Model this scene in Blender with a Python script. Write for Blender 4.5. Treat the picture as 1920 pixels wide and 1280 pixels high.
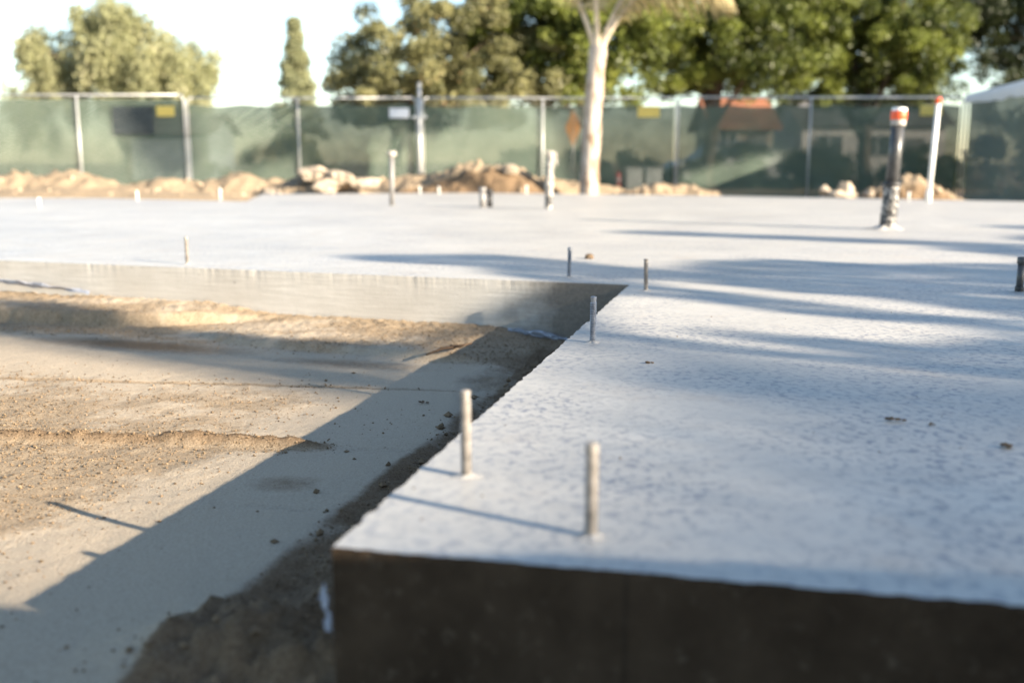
import bpy, math, random
import numpy as np
from mathutils import Vector, Matrix

for o in list(bpy.data.objects):
    bpy.data.objects.remove(o)
scene = bpy.context.scene
col = scene.collection
R = math.radians

# ---------------------------------------------------------------- camera
cam_data = bpy.data.cameras.new('camera')
cam = bpy.data.objects.new('camera', cam_data)
col.objects.link(cam)
cam.location = (0, 0, 0.42)
cam.rotation_euler = (R(90 - 9.97), 0, 0)
cam_data.sensor_width = 36.0
cam_data.lens = 35.62
cam_data.clip_start = 0.02
cam_data.clip_end = 3000
cam_data.dof.use_dof = True
cam_data.dof.focus_distance = 2.35
cam_data.dof.aperture_fstop = 2.2
scene.camera = cam

# ---------------------------------------------------------------- sky, sun, exposure
SUN_EL, SUN_AZ = 19.0, -31.0            # azimuth of the sun measured from +X, counter-clockwise
world = bpy.data.worlds.new('World')
scene.world = world
world.use_nodes = True
wn = world.node_tree
sky = wn.nodes.new('ShaderNodeTexSky')
sky.sky_type = 'NISHITA'
sky.sun_disc = False
sky.sun_elevation = R(SUN_EL)
sky.sun_rotation = R(90 - SUN_AZ)
sky.air_density = 1.0
sky.dust_density = 0.3
sky.ozone_density = 1.35
wn.nodes['Background'].inputs['Strength'].default_value = 0.078
wn.links.new(sky.outputs[0], wn.nodes['Background'].inputs['Color'])

sd = bpy.data.lights.new('sun', 'SUN')
sd.energy = 5.0
sd.angle = R(0.53)
sd.color = (1.0, 0.865, 0.69)
sun = bpy.data.objects.new('sun', sd)
col.objects.link(sun)
S = Vector((math.cos(R(SUN_AZ)) * math.cos(R(SUN_EL)), math.sin(R(SUN_AZ)) * math.cos(R(SUN_EL)), math.sin(R(SUN_EL))))
sun.rotation_euler = S.to_track_quat('Z', 'Y').to_euler()
sun.location = S * 40

scene.view_settings.view_transform = 'Standard'
scene.view_settings.look = 'None'
scene.view_settings.gamma = 1.0
scene.view_settings.exposure = 2.02

# ---------------------------------------------------------------- helpers
def link(o):
    col.objects.link(o)
    return o

def tag(o, label=None, cat=None, group=None, kind=None):
    if label: o['label'] = label
    if cat: o['category'] = cat
    if group: o['group'] = group
    if kind: o['kind'] = kind
    return o

def empty(name, loc=(0, 0, 0), rz=0.0):
    o = bpy.data.objects.new(name, None)
    o.empty_display_size = 0.1
    link(o)
    o.location = loc
    o.rotation_euler = (0, 0, rz)
    return o

def np_mesh(name, V, F, smooth=False):
    """V (n,3) array, F (m,k) array of equal-sized faces"""
    me = bpy.data.meshes.new(name)
    V = np.asarray(V, dtype=np.float32); F = np.asarray(F, dtype=np.int32)
    k = F.shape[1]
    me.vertices.add(len(V)); me.vertices.foreach_set('co', V.ravel())
    me.loops.add(F.size); me.loops.foreach_set('vertex_index', F.ravel())
    me.polygons.add(len(F))
    me.polygons.foreach_set('loop_start', np.arange(0, F.size, k, dtype=np.int32))
    me.polygons.foreach_set('loop_total', np.full(len(F), k, dtype=np.int32))
    me.polygons.foreach_set('use_smooth', np.full(len(F), smooth))
    me.update(calc_edges=True)
    me.validate()
    return me

def mobj(name, me, mat=None, parent=None):
    o = bpy.data.objects.new(name, me)
    link(o)
    if mat is not None and len(me.materials) == 0: me.materials.append(mat)
    if parent is not None: o.parent = parent
    return o

class MB:
    """collects simple shapes into one mesh"""
    def __init__(s): s.v = []; s.f = []; s.sm = []
    def add(s, v, f, smooth=False):
        b = len(s.v)
        s.v += [tuple(p) for p in v]
        s.f += [tuple(i + b for i in q) for q in f]
        s.sm += [smooth] * len(f)
        return s
    def box(s, c, d, rz=0.0, bev=0.0):
        x, y, z = d[0] / 2, d[1] / 2, d[2] / 2
        ca, sa = math.cos(rz), math.sin(rz)
        b = min(bev, x * .9, y * .9, z * .9)
        if b <= 0:
            P = [(i * x, j * y, k * z) for k in (-1, 1) for j in (-1, 1) for i in (-1, 1)]
            F = [(0, 2, 3, 1), (4, 5, 7, 6), (0, 1, 5, 4), (2, 6, 7, 3), (0, 4, 6, 2), (1, 3, 7, 5)]
        else:
            P = []; F = []
            ring = [(x - b, -y), (x, -y + b), (x, y - b), (x - b, y), (-x + b, y), (-x, y - b), (-x, -y + b), (-x + b, -y)]
            ins = [(px * (x - b) / x, py * (y - b) / y) for px, py in ring]
            for zz, rr in ((-z, ins), (-z + b, ring), (z - b, ring), (z, ins)):
                P += [(px, py, zz) for px, py in rr]
            for k in range(3):
                for i in range(8):
                    j = (i + 1) % 8
                    F.append((k * 8 + i, k * 8 + j, k * 8 + 8 + j, k * 8 + 8 + i))
            F.append(tuple(range(7, -1, -1))); F.append(tuple(range(24, 32)))
        s.add([(c[0] + p[0] * ca - p[1] * sa, c[1] + p[0] * sa + p[1] * ca, c[2] + p[2]) for p in P], F)
        return s
    def tube(s, pts, rad, seg=10, caps=True, smooth=True):
        pts = [Vector(p) for p in pts]
        n = len(pts)
        if not hasattr(rad, '__len__'): rad = [rad] * n
        V = []; F = []
        up = None
        for i in range(n):
            d = (pts[min(i + 1, n - 1)] - pts[max(i - 1, 0)]).normalized()
            if up is None:
                up = Vector((1, 0, 0)) if abs(d.x) < .9 else Vector((0, 1, 0))
            a = (up - d * up.dot(d)).normalized(); up = a
            b = d.cross(a)
            for k in range(seg):
                t = 2 * math.pi * k / seg
                V.append(pts[i] + (a * math.cos(t) + b * math.sin(t)) * rad[i])
        for i in range(n - 1):
            for k in range(seg):
                j = (k + 1) % seg
                F.append((i * seg + k, i * seg + j, i * seg + seg + j, i * seg + seg + k))
        s.add(V, F, smooth)
        if caps:
            b = len(s.v) - len(V)
            s.f.append(tuple(b + k for k in range(seg - 1, -1, -1))); s.sm.append(False)
            s.f.append(tuple(b + (n - 1) * seg + k for k in range(seg))); s.sm.append(False)
        return s
    def lathe(s, prof, c=(0, 0, 0), seg=20, smooth=True):
        V = []; F = []
        for r, z in prof:
            for k in range(seg):
                t = 2 * math.pi * k / seg
                V.append((c[0] + r * math.cos(t), c[1] + r * math.sin(t), c[2] + z))
        for i in range(len(prof) - 1):
            for k in range(seg):
                j = (k + 1) % seg
                F.append((i * seg + k, i * seg + j, i * seg + seg + j, i * seg + seg + k))
        F.append(tuple(range(seg - 1, -1, -1)))
        F.append(tuple((len(prof) - 1) * seg + k for k in range(seg)))
        s.add(V, F, smooth)
        return s
    def mesh(s, name):
        me = bpy.data.meshes.new(name)
        me.from_pydata(s.v, [], s.f)
        me.polygons.foreach_set('use_smooth', s.sm)
        me.update()
        return me
    def build(s, name, mat=None, parent=None):
        return mobj(name, s.mesh(name), mat, parent)

# lattice value noise, vectorised
_rs = np.random.RandomState(7)
_T = _rs.rand(256, 256).astype(np.float32)
def vnoise(x, y, seed=0):
    x = np.asarray(x, dtype=np.float64) + seed * 17.31; y = np.asarray(y, dtype=np.float64) + seed * 9.73
    xi = np.floor(x).astype(int); yi = np.floor(y).astype(int)
    fx = x - xi; fy = y - yi
    fx = fx * fx * (3 - 2 * fx); fy = fy * fy * (3 - 2 * fy)
    g = lambda a, b: _T[a % 256, b % 256]
    return (g(xi, yi) * (1 - fx) + g(xi + 1, yi) * fx) * (1 - fy) + (g(xi, yi + 1) * (1 - fx) + g(xi + 1, yi + 1) * fx) * fy
def fbm(x, y, oct=4, seed=0, gain=.5):
    s = 0; a = 1; n = 0; f = 1.0
    for k in range(oct):
        s = s + a * vnoise(np.asarray(x) * f, np.asarray(y) * f, seed + k * 3); n += a; a *= gain; f *= 2.03
    return s / n - .5
def sstep(a, b, x):
    t = np.clip((np.asarray(x, dtype=np.float64) - a) / (b - a), 0, 1)
    return t * t * (3 - 2 * t)
def in_poly(P, poly):
    """P (n,2) -> bool"""
    x, y = P[:, 0], P[:, 1]
    r = np.zeros(len(P), bool)
    n = len(poly)
    for i in range(n):
        x0, y0 = poly[i]; x1, y1 = poly[(i + 1) % n]
        c = ((y0 > y) != (y1 > y)) & (x < (x1 - x0) * (y - y0) / ((y1 - y0) if y1 != y0 else 1e-9) + x0)
        r ^= c
    return r

# ---------------------------------------------------------------- materials
def new_mat(name):
    m = bpy.data.materials.new(name)
    m.use_nodes = True
    nt = m.node_tree
    b = nt.nodes['Principled BSDF']
    return m, nt, b

def N(nt, t, **kw):
    n = nt.nodes.new(t)
    for k, v in kw.items():
        if k.startswith('i_'):
            key = k[2:]
            key = int(key) if key.isdigit() else key
            n.inputs[key].default_value = v
        else: setattr(n, k, v)
    return n

def noise(nt, vec, scale, detail=4, rough=.55, dist=0.0):
    n = N(nt, 'ShaderNodeTexNoise')
    n.inputs['Scale'].default_value = scale; n.inputs['Detail'].default_value = detail
    n.inputs['Roughness'].default_value = rough; n.inputs['Distortion'].default_value = dist
    if vec is not None: nt.links.new(vec, n.inputs['Vector'])
    return n.outputs['Fac']

def ramp(nt, fac, stops):
    r = N(nt, 'ShaderNodeValToRGB')
    e = r.color_ramp.elements
    while len(e) < len(stops): e.new(.5)
    for el, (p, c) in zip(e, stops):
        el.position = p
        el.color = c if len(c) == 4 else (*c, 1)
    nt.links.new(fac, r.inputs['Fac'])
    return r.outputs['Color']

def mix(nt, fac, a, b, mode='MIX'):
    m = N(nt, 'ShaderNodeMix'); m.data_type = 'RGBA'; m.blend_type = mode
    for sock, v in ((m.inputs[0], fac), (m.inputs[6], a), (m.inputs[7], b)):
        if hasattr(v, 'is_output'): nt.links.new(v, sock)
        elif isinstance(v, (int, float)): sock.default_value = v
        else: sock.default_value = v if len(v) == 4 else (*v, 1)
    return m.outputs[2]

def math_n(nt, op, a, b=0.0):
    m = N(nt, 'ShaderNodeMath', operation=op)
    for s, v in ((m.inputs[0], a), (m.inputs[1], b)):
        if hasattr(v, 'is_output'): nt.links.new(v, s)
        else: s.default_value = v
    return m.outputs[0]

def bump(nt, h, strength, dist, normal=None):
    b = N(nt, 'ShaderNodeBump')
    b.inputs['Strength'].default_value = strength; b.inputs['Distance'].default_value = dist
    nt.links.new(h, b.inputs['Height'])
    if normal is not None: nt.links.new(normal, b.inputs['Normal'])
    return b.outputs['Normal']

def objco(nt):
    return N(nt, 'ShaderNodeTexCoord').outputs['Object']

def simple(name, c, rough=.6, metal=0.0, var=.15, scale=8.0, bmp=0.0, spec=.5):
    m, nt, b = new_mat(name)
    co = objco(nt)
    f = noise(nt, co, scale, 5)
    c0 = tuple(v * (1 - var) for v in c); c1 = tuple(min(1, v * (1 + var)) for v in c)
    nt.links.new(ramp(nt, f, [(.3, c0), (.7, c1)]), b.inputs['Base Color'])
    b.inputs['Roughness'].default_value = rough
    b.inputs['Metallic'].default_value = metal
    b.inputs['Specular IOR Level'].default_value = spec
    if bmp:
        nt.links.new(bump(nt, noise(nt, co, scale * 6, 4), .6, bmp), b.inputs['Normal'])
    return m

def concrete_top():
    m, nt, b = new_mat('slab_top_concrete')
    co = objco(nt)
    big = noise(nt, co, .9, 5, .6)
    mid = noise(nt, co, 7, 6, .65)
    fine = noise(nt, co, 260, 3, .7)
    base = ramp(nt, big, [(.28, (.39, .368, .325)), (.5, (.48, .455, .405)), (.72, (.56, .53, .47))])
    base = mix(nt, ramp(nt, mid, [(.35, (0, 0, 0)), (.75, (1, 1, 1))]), base, (.42, .402, .365))
    sweep = noise(nt, co, 2.4, 3, .5, 2.2)                 # trowel sweeps and drying marks
    base = mix(nt, ramp(nt, sweep, [(.47, (0, 0, 0)), (.50, (.30, .30, .30)), (.53, (0, 0, 0))]), base, (.34, .325, .30))
    dry = noise(nt, co, .55, 4, .55, .6)
    base = mix(nt, ramp(nt, dry, [(.50, (0, 0, 0)), (.66, (.35, .35, .35))]), base, (.33, .32, .30))
    # shallow trowel pits: little darker dashes, thinning out in some areas
    v = N(nt, 'ShaderNodeMapping'); v.inputs['Scale'].default_value = (64, 50, 50); v.inputs['Rotation'].default_value = (0, 0, R(-18))
    nt.links.new(co, v.inputs['Vector'])
    pit = noise(nt, v.outputs[0], 1.0, 5, .62, .35)
    area = noise(nt, co, 2.2, 3, .5)
    thr = math_n(nt, 'MULTIPLY', ramp(nt, pit, [(.49, (0, 0, 0)), (.63, (1, 1, 1))]), ramp(nt, area, [(.36, (.12, .12, .12)), (.60, (1, 1, 1))]))
    base = mix(nt, math_n(nt, 'MULTIPLY', thr, .92), base, (.185, .195, .225))
    # rust-brown soil dust stains
    st = noise(nt, co, 3.1, 6, .7)
    base = mix(nt, math_n(nt, 'MULTIPLY', ramp(nt, st, [(.56, (0, 0, 0)), (.76, (1, 1, 1))]), .45), base, (.42, .33, .25))
    base = mix(nt, math_n(nt, 'MULTIPLY', ramp(nt, fine, [(.6, (0, 0, 0)), (.8, (1, 1, 1))]), .25), base, (.3, .3, .3))
    nt.links.new(base, b.inputs['Base Color'])
    rr = ramp(nt, mid, [(.3, (.40, .40, .40)), (.7, (.58, .58, .58))])
    nt.links.new(rr, b.inputs['Roughness'])
    b.inputs['Specular IOR Level'].default_value = .55
    n1 = bump(nt, thr, -.5, .002)
    n2 = bump(nt, fine, .35, .0012, n1)
    n3 = bump(nt, noise(nt, co, 30, 4), .3, .003, n2)
    nt.links.new(n3, b.inputs['Normal'])
    return m

def concrete_side():
    m, nt, b = new_mat('formed_concrete_side')
    co = objco(nt)
    mp = N(nt, 'ShaderNodeMapping'); mp.inputs['Scale'].default_value = (1.2, 1.2, 22)
    nt.links.new(co, mp.inputs['Vector'])
    grain = noise(nt, mp.outputs[0], 5, 5, .6, .3)         # horizontal board marks
    blot = noise(nt, co, 3.2, 6, .65)
    fine = noise(nt, co, 90, 4, .7)
    base = ramp(nt, grain, [(.3, (.42, .40, .36)), (.7, (.54, .515, .47))])
    base = mix(nt, ramp(nt, blot, [(.35, (0, 0, 0)), (.75, (.6, .6, .6))]), base, (.36, .33, .285))
    # dark brown blotches growing towards the inner corner
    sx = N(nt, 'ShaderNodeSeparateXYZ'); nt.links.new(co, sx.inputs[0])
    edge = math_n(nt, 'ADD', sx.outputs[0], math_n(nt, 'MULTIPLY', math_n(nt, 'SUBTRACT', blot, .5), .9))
    corner_brown = ramp(nt, math_n(nt, 'ADD', edge, .5), [(.36, (0, 0, 0)), (.62, (.82, .82, .82))])
    base = mix(nt, corner_brown, base, ramp(nt, fine, [(.3, (.085, .072, .058)), (.75, (.20, .165, .125))]))
    holes = N(nt, 'ShaderNodeTexVoronoi'); holes.inputs['Scale'].default_value = 26
    nt.links.new(co, holes.inputs['Vector'])
    hm = ramp(nt, holes.outputs['Distance'], [(.05, (1, 1, 1)), (.14, (0, 0, 0))])
    sel = ramp(nt, noise(nt, co, 14, 2), [(.55, (0, 0, 0)), (.6, (1, 1, 1))])
    hm = math_n(nt, 'MULTIPLY', hm, sel)
    base = mix(nt, hm, base, (.10, .085, .07))
    nt.links.new(base, b.inputs['Base Color'])
    b.inputs['Roughness'].default_value = .8
    b.inputs['Specular IOR Level'].default_value = .25
    n1 = bump(nt, hm, -.6, .004)
    n2 = bump(nt, grain, .3, .004, n1)
    nt.links.new(bump(nt, fine, .35, .002, n2), b.inputs['Normal'])
    return m

def soiled_shaded_side():
    # soiled near face, darkened further in colour to stand in for deep shade
    m, nt, b = new_mat('soiled_shade_concrete')
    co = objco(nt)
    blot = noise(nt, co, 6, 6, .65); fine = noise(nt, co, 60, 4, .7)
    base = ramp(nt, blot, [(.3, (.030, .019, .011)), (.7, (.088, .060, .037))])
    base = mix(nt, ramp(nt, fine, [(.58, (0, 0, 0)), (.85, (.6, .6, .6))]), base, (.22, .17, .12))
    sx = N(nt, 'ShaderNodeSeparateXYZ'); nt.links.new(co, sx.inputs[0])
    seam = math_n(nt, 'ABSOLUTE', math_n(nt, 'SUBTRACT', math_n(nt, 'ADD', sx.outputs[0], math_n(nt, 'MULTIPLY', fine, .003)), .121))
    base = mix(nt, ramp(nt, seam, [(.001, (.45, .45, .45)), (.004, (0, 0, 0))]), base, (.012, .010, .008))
    nt.links.new(base, b.inputs['Base Color'])
    b.inputs['Roughness'].default_value = .9
    b.inputs['Specular IOR Level'].default_value = .15
    nt.links.new(bump(nt, fine, .5, .004), b.inputs['Normal'])
    return m

def soil_mat(name, attr=True):
    """attribute soil: R coarse tan sand, G dark moist soil and painted shade, B grey cement dust"""
    m, nt, b = new_mat(name)
    co = objco(nt)
    fine = noise(nt, co, 210, 4, .75)
    mid = noise(nt, co, 34, 5, .7)
    big = noise(nt, co, 1.6, 5, .6)
    tan = ramp(nt, fine, [(.32, (.085, .060, .036)), (.5, (.235, .18, .118)), (.72, (.41, .33, .235))])
    tan = mix(nt, ramp(nt, mid, [(.35, (0, 0, 0)), (.7, (.7, .7, .7))]), tan, (.33, .255, .172))
    grey = ramp(nt, fine, [(.3, (.25, .195, .135)), (.55, (.395, .325, .235)), (.8, (.46, .395, .30))])
    grey = mix(nt, math_n(nt, 'MULTIPLY', big, .6), grey, (.41, .35, .275))
    damp_shade = ramp(nt, fine, [(.3, (.088, .056, .033)), (.7, (.225, .158, .096))])
    if attr:
        at = N(nt, 'ShaderNodeAttribute'); at.attribute_name = 'soil'
        sp = N(nt, 'ShaderNodeSeparateColor'); nt.links.new(at.outputs['Color'], sp.inputs[0])
        jit = math_n(nt, 'MULTIPLY', math_n(nt, 'SUBTRACT', mid, .5), .9)
        gm = math_n(nt, 'ADD', sp.outputs[0], jit)
        c = mix(nt, ramp(nt, gm, [(.35, (0, 0, 0)), (.65, (1, 1, 1))]), grey, tan)
        dm = math_n(nt, 'ADD', sp.outputs[1], math_n(nt, 'MULTIPLY', jit, .5))
        c = mix(nt, ramp(nt, dm, [(.3, (0, 0, 0)), (.7, (1, 1, 1))]), c, damp_shade)
    else:
        c = tan
    nt.links.new(c, b.inputs['Base Color'])
    b.inputs['Roughness'].default_value = .95
    b.inputs['Specular IOR Level'].default_value = .12
    n1 = bump(nt, fine, .7, .004)
    nt.links.new(bump(nt, mid, .5, .008, n1), b.inputs['Normal'])
    return m

def leaf_mat(name, c0, c1, c2=None, trans=.35):
    m, nt, b = new_mat(name)
    at = N(nt, 'ShaderNodeAttribute'); at.attribute_name = 'tint'
    stops = [(0, c0), (.85, c1)] + ([(1.0, c2)] if c2 else [])
    c = ramp(nt, at.outputs['Fac'], stops)
    nt.links.new(c, b.inputs['Base Color'])
    b.inputs['Roughness'].default_value = .45
    b.inputs['Specular IOR Level'].default_value = .4
    tr = N(nt, 'ShaderNodeBsdfTranslucent'); nt.links.new(c, tr.inputs['Color'])
    mx = N(nt, 'ShaderNodeMixShader'); mx.inputs[0].default_value = trans
    out = nt.nodes['Material Output']
    nt.links.new(b.outputs[0], mx.inputs[1]); nt.links.new(tr.outputs[0], mx.inputs[2])
    nt.links.new(mx.outputs[0], out.inputs['Surface'])
    return m

def screen_mat():
    m, nt, b = new_mat('green_privacy_mesh')
    co = objco(nt)
    f = noise(nt, co, 1.3, 5, .6)
    c = ramp(nt, f, [(.3, (.07, .102, .073)), (.7, (.115, .155, .115))])
    nt.links.new(c, b.inputs['Base Color'])
    b.inputs['Roughness'].default_value = .8
    b.inputs['Specular IOR Level'].default_value = .15
    tl = N(nt, 'ShaderNodeBsdfTranslucent'); nt.links.new(c, tl.inputs['Color'])
    m1 = N(nt, 'ShaderNodeMixShader'); m1.inputs[0].default_value = .2
    nt.links.new(b.outputs[0], m1.inputs[1]); nt.links.new(tl.outputs[0], m1.inputs[2])
    tp = N(nt, 'ShaderNodeBsdfTransparent')
    m2 = N(nt, 'ShaderNodeMixShader')
    nt.links.new(ramp(nt, noise(nt, co, 3, 3), [(.3, (.07, .07, .07)), (.7, (.14, .14, .14))]), m2.inputs[0])
    nt.links.new(m1.outputs[0], m2.inputs[1]); nt.links.new(tp.outputs[0], m2.inputs[2])
    nt.links.new(m2.outputs[0], nt.nodes['Material Output'].inputs['Surface'])
    return m

M = {}
M['slab'] = concrete_top()
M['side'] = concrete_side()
M['front'] = soiled_shaded_side()
M['soil'] = soil_mat('site_soil')
M['dirt'] = soil_mat('heap_dirt', True)
M['galv'] = simple('galvanised_steel', (.26, .275, .30), .45, .45, .25, 60, .0006)
M['dusty_galv'] = simple('cement_dusted_steel', (.27, .245, .215), .6, .35, .4, 50, .0006)
M['collar'] = simple('cement_splash', (.38, .365, .34), .85, 0, .2, 60, .002, .2)
M['post'] = simple('fence_galvanised', (.55, .55, .53), .45, .45, .12, 20)
M['wire'] = simple('fence_wire', (.52, .53, .50), .5, .35, .1, 20)
M['screen'] = screen_mat()
M['pvc'] = simple('white_pvc', (.78, .77, .73), .4, 0, .06, 12)
M['black_abs'] = simple('black_abs', (.05, .049, .048), .36, 0, .3, 30)
M['black_tape'] = simple('black_pipe_wrap', (.022, .021, .02), .5, 0, .4, 40, .002)
M['orange'] = simple('orange_red_tape', (.80, .10, .025), .5, 0, .1, 20)
M['wrap'] = simple('pale_pipe_wrap', (.36, .325, .28), .7, 0, .25, 25, .003)
M['copper'] = simple('dull_pipe', (.22, .21, .20), .5, .2, .2, 30)
M['rock'] = simple('pale_rock', (.36, .295, .225), .95, 0, .4, 7, .02, .1)
M['clod'] = simple('dirt_clod', (.12, .085, .055), .95, 0, .35, 80, .002, .1)
M['grain'] = simple('sand_grain', (.17, .12, .072), .95, 0, .8, 120, 0, .15)
M['crumb'] = simple('brown_crumb', (.16, .112, .068), .95, 0, .45, 60, .002, .1)
M['plastic'] = simple('crumpled_plastic', (.34, .37, .44), .25, 0, .15, 30, 0, .6)
M['yellow'] = simple('yellow_sign', (.72, .55, .13), .5, 0, .06, 10)
M['white_sign'] = simple('white_sign', (.78, .79, .82), .5, 0, .05, 10)
M['dark_banner'] = simple('dark_banner', (.018, .030, .034), .6, 0, .2, 6)
M['sign_orange'] = simple('warning_sign_orange', (.85, .32, .03), .45, 0, .08, 10)
M['bark'] = simple('bark', (.10, .075, .055), .9, 0, .35, 6, .02, .15)
M['pale_bark'] = simple('pale_bark', (.40, .35, .29), .9, 0, .25, 6, .01, .15)
M['asphalt'] = simple('asphalt', (.055, .055, .056), .9, 0, .2, 3, .004, .2)
M['kerb'] = simple('kerb_concrete', (.38, .37, .35), .85, 0, .15, 4, .003, .2)
M['stucco'] = simple('white_stucco', (.50, .48, .45), .9, 0, .06, 5, .004, .2)
M['grey_stucco'] = simple('pale_blue_stucco', (.30, .34, .36), .9, 0, .06, 5, .004, .2)
M['tan_stucco'] = simple('tan_stucco', (.30, .26, .21), .9, 0, .06, 5, .004, .2)
M['terracotta'] = simple('terracotta_tile', (.27, .115, .062), .85, 0, .25, 9, .004, .2)
M['grey_roof'] = simple('grey_shingle', (.14, .135, .13), .9, 0, .25, 9, .004, .2)
M['glass'] = simple('window_glass', (.03, .04, .05), .08, 0, .1, 2)
M['car_paint'] = simple('silver_car_paint', (.55, .56, .57), .25, .2, .03, 4)
M['rubber'] = simple('tyre_rubber', (.02, .02, .02), .8, 0, .2, 10)
M['red'] = simple('red_paint', (.55, .05, .035), .5, 0, .1, 10)
M['utility'] = simple('pale_utility_paint', (.66, .68, .64), .5, 0, .05, 6)
M['twig'] = simple('dry_twig', (.09, .06, .04), .9, 0, .3, 60, 0, .1)

# ---------------------------------------------------------------- layout of the slab (metres, slab top = 0)
C = np.array([-0.2005, 1.0703]); D = np.array([0.4115, 3.5343])
wdir = np.array([-0.9460, 0.3242])                     # along the recessed wall, to the left
fdir = np.array([0.9769, -0.2136])                     # along the front edge, to the right
edir = (D - C) / np.linalg.norm(D - C)                 # along the left edge, away
nl = np.array([-edir[1], edir[0]])                     # out of the left edge
nw = np.array([-0.3242, -0.9460])                      # out of the recessed wall
def st_of(x, y):
    return (x - C[0]) * edir[0] + (y - C[1]) * edir[1], (x - C[0]) * nl[0] + (y - C[1]) * nl[1]
def lq_of(x, y):
    return (x - D[0]) * wdir[0] + (y - D[1]) * wdir[1], (x - D[0]) * nw[0] + (y - D[1]) * nw[1]

# ---------------------------------------------------------------- ground
def line_dist(t, s, t0, k):
    return t - (t0 + k * s)

def ground_z(x, y):
    t, s = st_of(x, y)
    l, q = lq_of(x, y)
    base = -0.205 + (-0.15) * sstep(6.5, 11, y)
    n1 = fbm(x * 1.7, y * 1.7, 4, 1); n2 = fbm(x * 14, y * 14, 4, 5); n3 = fbm(x * 60, y * 60, 3, 9)
    z = base + n1 * .012 + n2 * .004
    coarse = coarse_mask(x, y)
    z = z + coarse * (n2 * .006 + n3 * .006) * (1 - .6 * sstep(.75, .5, q))
    wob = fbm(t * 3, s * 3, 3, 21)
    # ridge of pushed-up sand on line A, grooves on lines A, B, C
    dA = line_dist(t, s, 1.10, -.14) + wob * .02
    hA = .030 * np.exp(-(dA / .017) ** 2) * sstep(.42, .60, s) * (.85 + .25 * n3 + .5 * n2)
    z = z + hA + .007 * sstep(.01, -.01, dA) * sstep(.5, .9, s) * 0
    z = z - .005 * np.exp(-(dA / .008) ** 2) * sstep(.52, .40, s)
    z = z - .004 * sstep(.0, .25, dA) * sstep(.35, .1, dA)
    dB = line_dist(t, s, 1.70, -.125) + wob * .012
    z = z - .007 * np.exp(-(dB / .009) ** 2) * sstep(2.4, 1.2, s)
    dC = line_dist(t, s, .662, -.05) + wob * .008
    z = z - .004 * np.exp(-(dC / .006) ** 2) * sstep(.62, .45, s)
    # berm against the recessed wall, with two wavy cut edges
    e1 = .50 + .09 * fbm(l * 1.8, l * 0, 3, 31) + .03 * fbm(l * 14, l * 0, 3, 33) - .16 * sstep(1.2, 1.7, l)
    rag = 1 + .35 * n3 + .2 * n2
    z = z + .024 * sstep(.30, .50, l) * sstep(e1 + .022, e1 - .012, q) * (1 - .6 * sstep(1.3, 1.6, l)) * np.clip(rag, .4, 1.6)
    z = z + .008 * sstep(.17, .0, q + .05 * n2) * sstep(.3, .7, l) * (1 + .5 * n3)
    e2 = .34 + .06 * fbm(l * 2.0, l * 0 + 7.0, 3, 41) - .26 * sstep(1.95, 1.40, l) + .03 * fbm(l * 15, l * 0, 2, 43)
    z = z + .050 * sstep(1.30, 1.75, l) * sstep(e2 + .022, e2 - .018, q) * (1 + .15 * n2 + .15 * n3)
    z = z + sstep(.62, .3, q) * (n3 * .0025)
    # loose trench backfill between pad and the slab's left edge
    tr = sstep(.295, .235, s + .03 * wob + .12 * sstep(1.3, 1.9, t) * sstep(2.3, 1.8, t) * -1) * sstep(2.6, 2.3, t) * sstep(-1.2, -.4, t)
    z = z + tr * (-.014 + n2 * .03 + n3 * .016 + .018 * np.exp(-((s - .155 + wob * .03) / .02) ** 2))
    # heap of soil against the corner, in the near foreground
    ax, ay, bx, by = -.395, 1.245, .12, .93
    dx, dy = bx - ax, by - ay
    k = np.clip(((x - ax) * dx + (y - ay) * dy) / (dx * dx + dy * dy), 0, 1)
    dd = np.hypot(x - ax - k * dx, y - ay - k * dy)
    z = z + (.050 - .008 * k) * np.exp(-(dd / .09) ** 2) * (1 + 1.3 * n2 + .7 * n3)
    return z

def coarse_mask(x, y):
    t, s = st_of(x, y)
    n = fbm(x * 2.1, y * 3.6, 4, 51) * 1.7 + fbm(x * 9, y * 13, 3, 55) * .6
    b = sstep(.40, .95, s) * sstep(1.9, 1.2, t) * sstep(-.25, .35, t)
    b2 = sstep(1.9, 3.0, s) * .5
    near_a = np.exp(-((t - 1.10 + .14 * s) / .045) ** 2) * sstep(.40, .52, s)
    near_a = near_a + .8 * np.exp(-((t - 1.70 + .125 * s) / .014) ** 2)
    l, q = lq_of(x, y)
    berm = sstep(.66, .45, q)
    soilheap = np.exp(-(((x + .27) / .20) ** 2 + ((y - 1.12) / .17) ** 2)) * 1.2
    return np.clip(soilheap + b * (.70 + n) + near_a + b2 * (.5 + n) + berm * (.75 + n * .8), 0, 1)

def grid_axis(fine0, fine1, step, lo, hi, growth=1.16):
    a = list(np.arange(fine0, fine1 + 1e-6, step))
    st = step
    while a[-1] < hi: st *= growth; a.append(a[-1] + st)
    st = step; left = []
    v = fine0
    while v > lo: st *= growth; v -= st; left.append(v)
    return np.array(left[::-1] + a)

gx = grid_axis(-2.7, 0.62, .0105, -900, 900)
gy = grid_axis(0.72, 4.75, .0105, -900, 1500)
GX, GY = np.meshgrid(gx, gy)
GZ = ground_z(GX, GY)
l_, q_ = lq_of(GX, GY); t_, s_ = st_of(GX, GY)
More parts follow.
